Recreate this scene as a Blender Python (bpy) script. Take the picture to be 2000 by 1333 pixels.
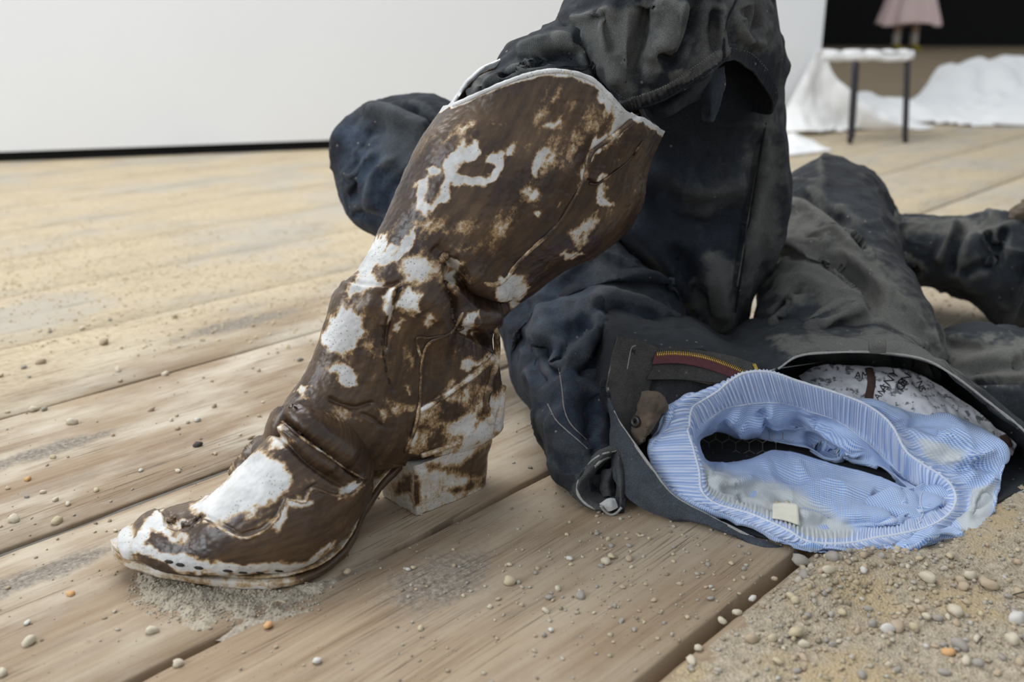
import bpy, math, random
import numpy as np
from mathutils import Vector, Matrix
from mathutils.bvhtree import BVHTree

for _o in list(bpy.data.objects): bpy.data.objects.remove(_o)
SC = bpy.context.scene
COL = SC.collection
random.seed(7)

# ------------------------------------------------------------------ camera
H = 0.45; F = 2000*35/36; PITCH = math.atan(636/F)
cam_d = bpy.data.cameras.new('camera'); cam = bpy.data.objects.new('camera', cam_d); COL.objects.link(cam)
cam.location = (0, 0, H); cam.rotation_euler = (math.pi/2-PITCH, 0, 0)
cam_d.lens = 35; cam_d.sensor_width = 36; cam_d.sensor_fit = 'HORIZONTAL'
cam_d.clip_start = 0.02; cam_d.clip_end = 100
cam_d.dof.use_dof = True; cam_d.dof.focus_distance = 0.93; cam_d.dof.aperture_fstop = 4.8
SC.camera = cam
# ------------------------------------------------------------------ world, lights, exposure
w = bpy.data.worlds.new('hall_daylight'); SC.world = w; w.use_nodes = True
bg = w.node_tree.nodes['Background']; bg.inputs[0].default_value = (0.87, 0.93, 1.0, 1); bg.inputs[1].default_value = 0.45
def area(name, loc, target, size, power, col=(1, 1, 1)):
    l = bpy.data.lights.new(name, 'AREA'); l.shape = 'RECTANGLE'; l.size, l.size_y = size; l.energy = power; l.color = col
    o = bpy.data.objects.new(name, l); COL.objects.link(o); o.location = loc
    o.rotation_euler = (Vector(target)-Vector(loc)).to_track_quat('-Z', 'Y').to_euler()
    return o
area('skylight', (-1.1, 2.9, 3.7), (0.15, 1.0, 0), (3.4, 2.4), 150, (1.0, 0.995, 0.985))
area('wall_fill_light', (-4.2, -1.6, 2.6), (0.2, 2.4, 0.3), (3.0, 2.4), 118, (0.90, 0.95, 1.0))  # unseen area light added to brighten the wall and near surfaces
SC.view_settings.view_transform = 'Standard'; SC.view_settings.look = 'None'
SC.view_settings.gamma = 1; SC.view_settings.use_curve_mapping = False
SC.view_settings.exposure = 0.42

# ------------------------------------------------------------------ helpers
cp, sp = math.cos(PITCH), math.sin(PITCH)
CAM = np.array([0, 0, H])
def ray(x, y):
    a = (x-1000)/F; b = (666.5-y)/F
    return np.array([a, cp+b*sp, -sp+b*cp])
def at(x, y, Y):
    v = ray(x, y); return CAM+v*Y/v[1]
def gnd(x, y, z=0.0):
    v = ray(x, y); return CAM+v*(z-H)/v[2]
def proj(V):
    d = V-CAM
    zc = d[..., 1]*cp-d[..., 2]*sp; yc = d[..., 1]*sp+d[..., 2]*cp
    zc = np.maximum(zc, 1e-4)
    return 1000+F*d[..., 0]/zc, 666.5-F*yc/zc
def nrm(v):
    v = np.asarray(v, float); return v/np.maximum(np.linalg.norm(v, axis=-1, keepdims=True), 1e-12)
def crom(P, t, closed=False):
    """Catmull-Rom over control points P (k,...) at index parameters t."""
    P = np.asarray(P, float); k = len(P); t = np.asarray(t, float)
    i = np.floor(t).astype(int)
    if closed:
        i %= k; f = t-np.floor(t); g = lambda j: P[j % k]
    else:
        i = np.clip(i, 0, k-2); f = t-i
        Q = np.concatenate([[2*P[0]-P[1]], P, [2*P[-1]-P[-2]]]); g = lambda j: Q[j+1]
    f = f.reshape(f.shape+(1,)*(P.ndim-1))
    a, b, c, d = g(i-1), g(i), g(i+1), g(i+2)
    return 0.5*(2*b+(c-a)*f+(2*a-5*b+4*c-d)*f*f+(3*b-a-3*c+d)*f**3)
def curve(P, n, closed=False):
    """resample control points with even arc length"""
    P = np.asarray(P, float); k = len(P)
    t = np.linspace(0, k if closed else k-1, 1600); Q = crom(P, t, closed)
    s = np.concatenate([[0], np.cumsum(np.linalg.norm(np.diff(Q, axis=0), axis=1))])
    u = np.linspace(0, s[-1], n+1)[:-1] if closed else np.linspace(0, s[-1], n)
    return np.stack([np.interp(u, s, Q[:, j]) for j in range(Q.shape[1])], 1)
def sm(a, b, x):
    t = np.clip((x-a)/(b-a), 0, 1); return t*t*(3-2*t)
def _h(i, j, k, s):
    n = (i*374761393+j*668265263+k*2147483647+s*974711) & 0xffffffff
    n = ((n ^ (n >> 13))*1274126177) & 0xffffffff
    n = ((n ^ (n >> 16))*2246822519) & 0xffffffff
    return ((n ^ (n >> 15)) & 0xffff)/65535.0
def noise(P, s=0):
    P = np.asarray(P, float); I = np.floor(P).astype(np.int64); f = P-I; f = f*f*f*(f*(f*6-15)+10)
    r = 0
    for a in (0, 1):
        for b in (0, 1):
            for c in (0, 1):
                wgt = (f[..., 0] if a else 1-f[..., 0])*(f[..., 1] if b else 1-f[..., 1])*(f[..., 2] if c else 1-f[..., 2])
                r = r+wgt*_h(I[..., 0]+a, I[..., 1]+b, I[..., 2]+c, s)
    return r*2-1
def fbm(P, s=0, o=3):
    r = 0; a = 1
    for i in range(o): r = r+a*noise(P*2**i, s+i*17); a *= .5
    return r
def pdist(x, y, poly, closed=False):
    """pixel distance to a polyline, arc fraction of the nearest point"""
    P = np.asarray(poly, float)
    if closed: P = np.concatenate([P, P[:1]])
    L = np.concatenate([[0], np.cumsum(np.linalg.norm(np.diff(P, axis=0), axis=1))])
    best = np.full(x.shape, 1e9); bt = np.zeros(x.shape)
    for i in range(len(P)-1):
        ax, ay = P[i]; bx, by = P[i+1]; dx, dy = bx-ax, by-ay; q = dx*dx+dy*dy+1e-9
        t = np.clip(((x-ax)*dx+(y-ay)*dy)/q, 0, 1)
        d = np.hypot(x-ax-t*dx, y-ay-t*dy); m = d < best
        best = np.where(m, d, best); bt = np.where(m, L[i]+t*math.sqrt(q), bt)
    return best, bt/L[-1]
def sdf(x, y, poly):
    d, _ = pdist(x, y, poly, True); P = np.asarray(poly, float); ins = np.zeros(x.shape, bool); j = len(P)-1
    for i in range(len(P)):
        xi, yi = P[i]; xj, yj = P[j]
        c = ((yi > y) != (yj > y)) & (x < (xj-xi)*(y-yi)/(yj-yi+1e-12)+xi); ins ^= c; j = i
    return np.where(ins, -d, d)
def smooth_px(poly, n=40, closed=False): return curve(np.array(poly, float), n, closed)

def gnormals(V, closed=True, out=None):
    dr = np.gradient(V, axis=0)
    dc = (np.roll(V, -1, 1)-np.roll(V, 1, 1)) if closed else np.gradient(V, axis=1)
    N = nrm(np.cross(dc, dr))
    if closed:
        if np.sum(N*(V-V.mean(1, keepdims=True))) < 0: N = -N
    elif out is not None and np.sum(N*(np.asarray(out)-V)) < 0: N = -N
    return N
class Surf:
    """a grid surface shaped by folds drawn where the photograph shows them"""
    def __init__(s, V, closed=True, out=None): s.V = np.array(V, float); s.c = closed; s.out = out; s.re()
    def re(s):
        s.N = gnormals(s.V, s.c, s.out); s.x, s.y = proj(s.V)
        s.f = sm(-.05, .25, np.sum(s.N*nrm(CAM-s.V), -1)); return s
    def push(s, a): s.V = s.V+s.N*a[..., None]; return s
    def fold(s, poly, width, amp, taper=.18, n=24, face=True):
        d, t = pdist(s.x, s.y, smooth_px(poly, n) if len(poly) > 2 else poly)
        e = sm(0, taper, t)*sm(0, taper, 1-t) if taper else 1
        return s.push(amp*np.exp(-(d/width)**2)*e*(s.f if face else 1))
    def step(s, poly, amp, edge, n=0):
        q = smooth_px(poly, n, True) if n else poly
        return s.push(amp*sm(edge, -edge, sdf(s.x, s.y, q))*s.f)
    def wrinkle(s, scale, amp, seed=0, o=3): return s.push(amp*fbm(s.V*np.asarray(scale), seed, o))
    def creases(s, scale, amp, seed=0, p=3.0):
        """sharp cloth creases: ridged noise with a warped domain"""
        Q = s.V*np.asarray(scale); Q = Q+.55*np.stack([fbm(Q*.6, seed+1, 2), fbm(Q*.6, seed+2, 2), fbm(Q*.6, seed+3, 2)], -1)
        n = noise(Q, seed); m = sm(-.25, .35, noise(Q*.45, seed+9))
        return s.push(amp*((1-abs(n))**p-.25)*m).re()
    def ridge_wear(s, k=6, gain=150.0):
        """raised fold crests painted paler for fold contrast, as well as rubbed-off dye"""
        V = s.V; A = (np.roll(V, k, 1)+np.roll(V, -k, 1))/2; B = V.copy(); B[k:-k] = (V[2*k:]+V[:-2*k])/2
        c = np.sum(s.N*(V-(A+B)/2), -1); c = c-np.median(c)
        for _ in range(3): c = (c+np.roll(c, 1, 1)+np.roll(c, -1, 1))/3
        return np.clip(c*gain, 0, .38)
    def floor(s, z=.0015): s.V[..., 2] = np.where(s.V[..., 2] < z+.01, z+.01*np.exp(np.minimum((s.V[..., 2]-z-.01)/.01, 0)), s.V[..., 2]); return s
    def paint(s, patches, face=True, warp=0, grow=1.0):
        a = np.zeros(s.x.shape); x, y = s.x, s.y
        if warp:
            x = x+warp*(1.5*fbm(s.V*45, 61, 3)+.6*fbm(s.V*190, 63, 2)); y = y+warp*(1.5*fbm(s.V*45, 65, 3)+.6*fbm(s.V*190, 67, 2))
        for p in patches:
            poly, soft = p[0], p[1]*grow; val = p[2] if len(p) > 2 else 1
            P = np.asarray(poly); m = (x > P[:, 0].min()-soft) & (x < P[:, 0].max()+soft) & (y > P[:, 1].min()-soft) & (y < P[:, 1].max()+soft)
            if m.any(): a[m] = np.maximum(a[m], val*sm(soft, -soft, sdf(x[m], y[m], poly)))
        return a*(s.f if face else 1)

def new_mesh(name, verts, faces, mat=None, smooth=True):
    me = bpy.data.meshes.new(name); me.from_pydata([tuple(v) for v in verts], [], [tuple(f) for f in faces])
    if mat: me.materials.append(mat)
    if smooth: me.polygons.foreach_set('use_smooth', [True]*len(me.polygons))
    me.update(); return me
def link(name, me, parent=None):
    o = bpy.data.objects.new(name, me); COL.objects.link(o)
    if parent is not None:
        o.parent = parent; o.matrix_parent_inverse = parent.matrix_world.inverted() if parent.type != 'EMPTY' else Matrix.Translation(-parent.location)
    return o
def tag(o, label=None, cat=None, group=None, kind=None):
    if label: o['label'] = label
    if cat: o['category'] = cat
    if group: o['group'] = group
    if kind: o['kind'] = kind
    return o
def thing(name, loc, label, cat, group=None):
    o = bpy.data.objects.new(name, None); COL.objects.link(o); o.location = loc; o.empty_display_size = .05
    return tag(o, label, cat, group)
def grid(name, V, mat, parent=None, closed=True, attrs=None, thick=0, cap0=False, cap1=False, off=-1, flip=False):
    nr, nc = V.shape[:2]; me = bpy.data.meshes.new(name)
    if closed: c1 = (np.arange(nc)+1) % nc; cc = np.arange(nc)
    else: cc = np.arange(nc-1); c1 = cc+1
    r = np.arange(nr-1)[:, None]
    q = np.stack([r*nc+cc, r*nc+c1, (r+1)*nc+c1, (r+1)*nc+cc], -1).reshape(-1, 4)
    N = gnormals(V, closed); fn = np.cross(V[0:-1:8, :-1]-V[1::8, :-1][:len(V[0:-1:8])], V[0:-1:8, 1:]-V[0:-1:8, :-1])
    if closed:
        k = V.mean(1, keepdims=True)
        p = V.reshape(-1, 3)[q[::7]]; n = np.cross(p[:, 1]-p[:, 0], p[:, 2]-p[:, 0])
        cen = np.repeat(k[:-1, 0], len(cc), 0)[::7]
        if np.sum(n*(p[:, 0]-cen)) < 0: q = q[:, ::-1]
    if flip: q = q[:, ::-1]
    verts = V.reshape(-1, 3)
    me.vertices.add(len(verts)); me.vertices.foreach_set('co', verts.ravel())
    nf = len(q); caps = []
    if cap0: caps.append(np.arange(nc))
    if cap1: caps.append((nr-1)*nc+np.arange(nc)[::-1])
    loops = np.concatenate([q.ravel()]+caps) if caps else q.ravel()
    me.loops.add(len(loops)); me.polygons.add(nf+len(caps))
    me.loops.foreach_set('vertex_index', loops.astype(np.int32))
    st = np.concatenate([np.arange(nf)*4, nf*4+np.arange(len(caps))*nc])
    me.polygons.foreach_set('loop_start', st.astype(np.int32))
    me.polygons.foreach_set('use_smooth', np.ones(nf+len(caps), bool))
    me.update(calc_edges=True)
    # uv in metres
    U = np.zeros((nr, nc+1)); W = np.zeros((nr, nc+1))
    Vc = np.concatenate([V, V[:, :1]], 1)
    ul = np.concatenate([[0], np.cumsum(np.linalg.norm(np.diff(Vc, axis=1), axis=2).mean(0))])
    vl = np.concatenate([[0], np.cumsum(np.linalg.norm(np.diff(V, axis=0), axis=2).mean(1))])
    U[:] = ul; W[:] = vl[:, None]
    ci = np.stack([cc+0*r, cc+1+0*r, cc+1+0*r, cc+0*r], -1).reshape(-1, 4); ri = np.stack([r+0*cc, r+0*cc, r+1+0*cc, r+1+0*cc], -1).reshape(-1, 4)
    if not np.array_equal(q[0], [0, 1, nc+1, nc]): ci = ci[:, ::-1]; ri = ri[:, ::-1]
    uv = np.zeros((len(loops), 2)); uv[:nf*4, 0] = U[ri, ci].ravel(); uv[:nf*4, 1] = W[ri, ci].ravel()
    l = me.uv_layers.new(name='UVMap'); l.data.foreach_set('uv', uv.ravel().astype(np.float32))
    for k, a in (attrs or {}).items():
        at_ = me.attributes.new(k, 'FLOAT', 'POINT'); at_.data.foreach_set('value', np.asarray(a, np.float32).ravel())
    me.materials.append(mat); me.validate(); me.update()
    o = link(name, me, parent)
    if thick:
        m = o.modifiers.new('thickness', 'SOLIDIFY'); m.thickness = thick; m.offset = off; m.use_rim = True
    return o
def sections(st, nr, nc, sup=2.0, k=None):
    """st: rows of (T xyz, B xyz, halfwidth[, pear]) -> grid; W is perpendicular to the section axis and the run"""
    st = [list(a[0])+list(a[1])+[a[2]]+[a[3] if len(a) > 3 else 0] for a in st]
    S = crom(st, np.linspace(0, len(st)-1, nr)); T, B, w, kp = S[:, :3], S[:, 3:6], S[:, 6], S[:, 7]
    C = (T+B)/2; A = (T-B)/2; tang = np.gradient(C, axis=0)
    for _ in range(6): tang[1:-1] = (tang[:-2]+2*tang[1:-1]+tang[2:])/4
    Wd = nrm(np.cross(A, tang))
    for _ in range(30): Wd[1:-1] = nrm(Wd[:-2]+2*Wd[1:-1]+Wd[2:])
    if np.sum(Wd*(CAM-C)) < 0: Wd = -Wd
    ph = np.arange(nc)/nc*2*math.pi
    c = np.sign(np.cos(ph))*abs(np.cos(ph))**(2/sup); s = np.sign(np.sin(ph))*abs(np.sin(ph))**(2/sup)
    return C[:, None]+A[:, None]*c[None, :, None]+(Wd*w[:, None])[:, None]*(s[None, :]*(1-kp[:, None]*c[None, :]))[..., None]
def rings(R, nr, nc, tpar=None):
    """closed rings of matching control points -> grid"""
    Q = np.stack([crom(np.array(r), np.linspace(0, len(r), nc, endpoint=False), True) for r in R])
    return crom(Q, np.linspace(0, len(Q)-1, nr) if tpar is None else tpar)
def patchgrid(rows, nr, nc):
    Q = np.stack([crom(np.array(r, float), np.linspace(0, len(r)-1, nc)) for r in rows])
    return crom(Q, np.linspace(0, len(Q)-1, nr))
def PX(rows): return [[at(*p) for p in r] for r in rows]
def bvh(V, closed=True, stp=2):
    G = V[::stp, ::stp]; nr, nc = G.shape[:2]
    f = [(r*nc+c, r*nc+(c+1) % nc, (r+1)*nc+(c+1) % nc, (r+1)*nc+c) for r in range(nr-1) for c in range(nc if closed else nc-1)]
    return BVHTree.FromPolygons([tuple(v) for v in G.reshape(-1, 3)], f)
def hit(tree, x, y):
    d = ray(x, y); h = tree.ray_cast(Vector(CAM), Vector(nrm(d)))
    if h[0] is None: return None
    n = np.array(h[1]); v = nrm(CAM-np.array(h[0]))
    return np.array(h[0]), (n if n@v > 0 else -n)
def on(tree, poly, n=40, lift=0.0, closed=False, smooth=True):
    P = []; Ns = []
    for x, y in (smooth_px(poly, n, closed) if smooth else poly):
        h = hit(tree, x, y)
        if h: P.append(h[0]+h[1]*lift); Ns.append(h[1])
    return np.array(P), np.array(Ns)
def cord(name, P, rad, mat, parent=None, sides=8, closed=False, flat=None, N=None, attrs=None):
    """swept tube along a 3D polyline, rad scalar or per point"""
    P = np.asarray(P, float); n = len(P); rad = np.broadcast_to(np.asarray(rad, float), (n,))
    T = nrm(np.gradient(P, axis=0)); up = np.array([0, 0, 1.]) if N is None else np.asarray(N)
    S = nrm(np.cross(T, up+1e-4)); U = nrm(np.cross(S, T)); ph = np.arange(sides)/sides*2*math.pi
    fl = 1 if flat is None else flat
    V = P[:, None]+rad[:, None, None]*(S[:, None]*np.cos(ph)[None, :, None]+fl*U[:, None]*np.sin(ph)[None, :, None])
    if closed: V = np.concatenate([V, V[:1]])
    return grid(name, V, mat, parent, True, cap0=not closed, cap1=not closed, attrs=attrs)
def boxmesh(name, lo, hi, mat, bevel=0):
    x0, y0, z0 = lo; x1, y1, z1 = hi
    v = [(x0, y0, z0), (x1, y0, z0), (x1, y1, z0), (x0, y1, z0), (x0, y0, z1), (x1, y0, z1), (x1, y1, z1), (x0, y1, z1)]
    return new_mesh(name, v, [(3, 2, 1, 0), (4, 5, 6, 7), (0, 1, 5, 4), (1, 2, 6, 5), (2, 3, 7, 6), (3, 0, 4, 7)], mat, False)

# ------------------------------------------------------------------ material helpers
class NT:
    def __init__(s, name):
        s.m = bpy.data.materials.new(name); s.m.use_nodes = True; s.t = s.m.node_tree; s.n = s.t.nodes
        s.b = s.n['Principled BSDF']
    def new(s, typ, **kw):
        n = s.n.new(typ)
        for k, v in kw.items(): setattr(n, k, v)
        return n
    def set(s, sock, v):
        if isinstance(v, bpy.types.NodeSocket): s.t.links.new(v, sock)
        elif isinstance(v, (tuple, list)) and len(v) == 3 and sock.type == 'RGBA': sock.default_value = (*v, 1)
        else: sock.default_value = v
    def attr(s, name): return s.new('ShaderNodeAttribute', attribute_name=name).outputs['Fac']
    def coord(s, k='Object'): return s.new('ShaderNodeTexCoord').outputs[k]
    def map(s, v, sc=(1, 1, 1), rot=(0, 0, 0), loc=(0, 0, 0)):
        n = s.new('ShaderNodeMapping'); s.set(n.inputs[0], v); n.inputs['Scale'].default_value = sc; n.inputs['Rotation'].default_value = rot; n.inputs['Location'].default_value = loc
        return n.outputs[0]
    def noise(s, v, scale=5, detail=4, rough=.55, dist=0):
        n = s.new('ShaderNodeTexNoise'); s.set(n.inputs['Vector'], v); n.inputs['Scale'].default_value = scale; n.inputs['Detail'].default_value = detail
        n.inputs['Roughness'].default_value = rough; n.inputs['Distortion'].default_value = dist; return n.outputs['Fac']
    def voro(s, v, scale, feat='F1'):
        n = s.new('ShaderNodeTexVoronoi', feature=feat); s.set(n.inputs['Vector'], v); n.inputs['Scale'].default_value = scale; return n.outputs['Distance']
    def math(s, op, a, b=0.0, c=None, clamp=False):
        n = s.new('ShaderNodeMath', operation=op); n.use_clamp = clamp; s.set(n.inputs[0], a); s.set(n.inputs[1], b)
        if c is not None: s.set(n.inputs[2], c)
        return n.outputs[0]
    def ramp(s, f, stops, interp='LINEAR'):
        n = s.new('ShaderNodeValToRGB'); n.color_ramp.interpolation = interp; s.set(n.inputs[0], f); e = n.color_ramp.elements
        while len(e) < len(stops): e.new(.5)
        for k, (p, c) in zip(e, stops):
            k.position = p; k.color = (*c, 1) if isinstance(c, tuple) else (c, c, c, 1)
        return n.outputs[0]
    def mix(s, f, a, b, mode='MIX'):
        n = s.new('ShaderNodeMix', data_type='RGBA', blend_type=mode); s.set(n.inputs[0], f); s.set(n.inputs[6], a); s.set(n.inputs[7], b); return n.outputs[2]
    def range(s, f, a, b, c=0.0, d=1.0):
        n = s.new('ShaderNodeMapRange'); n.interpolation_type = 'SMOOTHSTEP'; s.set(n.inputs[0], f)
        for i, v in enumerate((a, b, c, d)): n.inputs[1+i].default_value = v
        return n.outputs[0]
    def sep(s, v):
        n = s.new('ShaderNodeSeparateXYZ'); s.set(n.inputs[0], v); return n.outputs
    def comb(s, x, y, z=0.0):
        n = s.new('ShaderNodeCombineXYZ'); s.set(n.inputs[0], x); s.set(n.inputs[1], y); s.set(n.inputs[2], z); return n.outputs[0]
    def bump(s, h, strength=.5, dist=.001, normal=None):
        n = s.new('ShaderNodeBump'); n.inputs['Strength'].default_value = strength; n.inputs['Distance'].default_value = dist; s.set(n.inputs['Height'], h)
        if normal: s.set(n.inputs['Normal'], normal)
        return n.outputs[0]
    def done(s, col, rough=.6, normal=None, **kw):
        s.set(s.b.inputs['Base Color'], col); s.set(s.b.inputs['Roughness'], rough)
        if normal: s.set(s.b.inputs['Normal'], normal)
        for k, v in kw.items(): s.set(s.b.inputs[k.replace('_', ' ')], v)
        return s.m
def plain(name, col, rough=.6, var=.15, scale=30, **kw):
    t = NT(name); n = t.noise(t.coord(), scale, 5)
    c = t.mix(n, tuple(x*(1-var) for x in col), tuple(min(1, x*(1+var)) for x in col))
    return t.done(c, rough, t.bump(n, .25, .001), **kw)
# ================================================================== SETTING
ANG = math.radians(42.1); TD = np.array([math.sin(ANG), math.cos(ANG)]); QD = np.array([math.cos(ANG), -math.sin(ANG)])
def tq(x, y): return x*TD[0]+y*TD[1], x*QD[0]+y*QD[1]
def xy(t, q): return TD[0]*t+QD[0]*q, TD[1]*t+QD[1]*q

def plank_material():
    t = NT('weathered_plank'); co = t.coord('Object')
    rot = t.map(co, rot=(0, 0, -(math.pi/2-ANG)))
    X, Y, Z = t.sep(rot)[:3]
    rnd = t.new('ShaderNodeObjectInfo').outputs['Random']
    xo = t.math('MULTIPLY_ADD', rnd, 41.0, X)
    warp = t.math('MULTIPLY', t.noise(t.comb(t.math('MULTIPLY', xo, 2.2), t.math('MULTIPLY', Y, 7.0), rnd), 1, 2), .03)
    yw = t.math('ADD', Y, warp)
    g1 = t.noise(t.comb(t.math('MULTIPLY', xo, 5.0), t.math('MULTIPLY', yw, 150.0), 0.0), 1, 5, .6)
    g2 = t.noise(t.comb(t.math('MULTIPLY', xo, 1.1), t.math('MULTIPLY', yw, 30.0), 3.0), 1, 3, .5)
    g3 = t.noise(t.comb(t.math('MULTIPLY', xo, 11.0), t.math('MULTIPLY', yw, 430.0), 9.0), 1, 3, .6)
    fine = t.noise(rot, 260.0, 3, .6)
    tone = t.math('ADD', t.math('MULTIPLY', g2, .6), t.math('MULTIPLY', g1, .4))
    wood = t.ramp(tone, [(.28, (.165, .112, .070)), (.45, (.285, .205, .132)), (.6, (.385, .300, .205)), (.78, (.45, .375, .28))])
    # per plank tint
    wood = t.mix(t.math('MULTIPLY', rnd, .35), wood, (.30, .205, .13))
    # pale trodden dust over the wood, following the grain loosely
    dustn = t.noise(t.comb(t.math('MULTIPLY', X, 4.0), t.math('MULTIPLY', Y, 11.0), 0.0), 1, 6, .62)
    near = t.range(t.math('ADD', X, t.math('MULTIPLY', Y, -.35)), .35, 1.25)
    dmask = t.range(t.math('ADD', dustn, t.math('MULTIPLY', near, .22)), .40, .68)
    leftd = t.range(Y, .42, .95)
    dmask = t.math('MULTIPLY', dmask, t.math('MULTIPLY_ADD', leftd, .62, .36))
    c = t.mix(dmask, wood, (.55, .485, .385))
    # yellow sand strewn over the middle of the floor
    s1 = t.range(Y, 1.02, 1.5); s2 = t.noise(t.comb(t.math('MULTIPLY', X, 1.3), t.math('MULTIPLY', Y, 2.6), 7.0), 1, 5, .6)
    smask = t.range(t.math('ADD', t.math('MULTIPLY', t.math('MAXIMUM', s1, t.range(X, 1.45, 1.9)), .42), t.math('MULTIPLY', s2, .75)), .42, .72)
    smask = t.math('MULTIPLY', smask, t.math('MAXIMUM', t.range(Y, .98, 1.2), t.range(X, 1.45, 1.8)))
    sand = t.ramp(t.noise(rot, 90.0, 5, .65), [(.3, (.37, .29, .185)), (.5, (.50, .41, .275)), (.7, (.57, .485, .35))])
    sand = t.mix(t.range(t.noise(t.comb(t.math('MULTIPLY', X, 2.0), t.math('MULTIPLY', Y, 3.4), 17.0), 1, 5, .65), .46, .62), sand, (.43, .385, .315))
    c = t.mix(t.math('MULTIPLY', smask, .92), c, sand)
    # grey weathering blotches and knots with their own place
    grey = t.range(t.noise(t.comb(t.math('MULTIPLY', X, 3.2), t.math('MULTIPLY', Y, 8.0), 11.0), 1, 5, .6), .60, .76)
    c = t.mix(t.math('MULTIPLY', grey, .55), c, (.23, .20, .17))
    for (px, py, rx, ry) in ((862, 1130, .062, .040), (95, 880, .085, .020), (60, 1130, .10, .018), (470, 632, .13, .03), (600, 905, .02, .01)):
        tx, qy = tq(*gnd(px, py)[:2])
        dx = t.math('DIVIDE', t.math('SUBTRACT', X, tx), rx); dy = t.math('DIVIDE', t.math('SUBTRACT', Y, -qy), ry)
        d = t.math('SQRT', t.math('ADD', t.math('MULTIPLY', dx, dx), t.math('MULTIPLY', dy, dy)))
        d = t.math('ADD', d, t.math('MULTIPLY', t.math('SUBTRACT', t.noise(rot, 34.0, 5, .7), .5), 1.5))
        km = t.range(d, 1.15, .45)
        kc = t.ramp(t.noise(rot, 210.0, 5, .7), [(.34, (.12, .10, .085)), (.5, (.23, .20, .165)), (.68, (.42, .36, .28))])
        c = t.mix(t.math('MULTIPLY', km, .9), c, kc)
    # dark cracks in the grain
    fis = t.math('MULTIPLY', t.range(g3, .53, .66), t.range(t.noise(t.comb(t.math('MULTIPLY', X, 5.0), t.math('MULTIPLY', Y, 14.0), 2.0), 1, 3), .42, .62))
    c = t.mix(t.math('MULTIPLY', fis, .68), c, (.095, .068, .045))
    cr = t.noise(t.comb(t.math('MULTIPLY', xo, 2.3), t.math('MULTIPLY', yw, 210.0), 5.0), 1, 2, .5)
    crm = t.math('MULTIPLY', t.range(cr, .665, .72), t.range(t.noise(rot, 6.0, 2), .46, .60))
    c = t.mix(t.math('MULTIPLY', crm, .8), c, (.07, .05, .035))
    specks = t.range(t.noise(rot, 150.0, 2, .5), .70, .76)
    c = t.mix(t.math('MULTIPLY', specks, .35), c, (.14, .11, .08))
    h = t.math('ADD', t.math('MULTIPLY', g1, .4), t.math('MULTIPLY', fine, .35)); h = t.math('SUBTRACT', h, t.math('MULTIPLY', fis, .5)); h = t.math('SUBTRACT', h, t.math('MULTIPLY', crm, .9))
    return t.done(c, t.ramp(g1, [(.3, .85), (.7, .66)]), t.bump(h, .55, .0016), Specular_IOR_Level=.25)
M_PLANK = plank_material()
M_SUB = plain('dark_gap', (.010, .008, .006), .95)
M_STRIP = plain('grey_joint_filler', (.13, .118, .10), .9, .4, 120)
floor = link('floor', boxmesh('floor', (-14, -1.0, -.10), (16, 19, -.045), M_SUB)); tag(floor, kind='structure', label='dusty floor of wide weathered wooden boards with open joints')
LINES = [-1.171, -.855, -.601, -.330, -.055, .215]          # joints measured from the photograph
w_ = .27; random.seed(3)
lo = [-1.171]
while lo[-1] > -9.2: lo.append(lo[-1]-random.uniform(.25, .30))
LINES = lo[::-1][:-1]+LINES
GAP = {-1.171: .0028, -.855: .0050, -.601: .0034, -.330: .0068}
def plank(q0, q1, t0, t1, g0, g1, seed):
    near = q0 > -2.0
    n = 260 if near else 60
    ts = np.linspace(t0, t1, n) if not near else np.concatenate([np.linspace(t0, 2.6, n-40), np.linspace(2.7, t1, 40)])
    def wob(q, s): return fbm(np.stack([ts*7, 0*ts+q, 0*ts+s], 1), 5, 4)*.0016+fbm(np.stack([ts*45, 0*ts+q, 0*ts+s], 1), 9, 2)*.0006
    e0 = q0+g0+wob(q0, 1.3); e1 = q1-g1+wob(q1, 7.7); zt = 0*ts
    b = .0022; d = .044
    prof = [(e0, zt-d), (e0, zt-b), (e0+b*.9, zt)]
    for f in (.25, .5, .75): prof.append((e0+(e1-e0)*f, zt))
    prof += [(e1-b*.9, zt), (e1, zt-b), (e1, zt-d)]
    V = np.stack([np.stack([TD[0]*ts+QD[0]*q, TD[1]*ts+QD[1]*q, z], 1) for q, z in prof], 1)
    return V
for i in range(len(LINES)-1):
    q0, q1 = LINES[i], LINES[i+1]
    tmin = -.9 if q0 > -2.5 else (-1.5 if q0 > -5 else 0)
    V = plank(q0, q1, tmin, 19, GAP.get(q0, .0005), GAP.get(q1, .0005), i)
    o = grid('floorboard', V, M_PLANK, floor, False, cap0=False)
    me = o.data; me.flip_normals() if me.polygons[len(me.polygons)//2].normal.z < 0 else None
# grey filler pressed into two of the joints
for q, r in ((-.855, .0046), (-1.171, .0016)):
    ts = np.linspace(-.2, 2.2, 160); a, b = xy(ts, q+.0008+.0004*np.sin(ts*9))
    V = np.stack([a, b, -.0052+.0008*fbm(np.stack([ts*20, ts*0, ts*0+q], 1))], 1)
    cord('joint_filler', V, r, M_STRIP, floor, 8, flat=.6)

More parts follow.
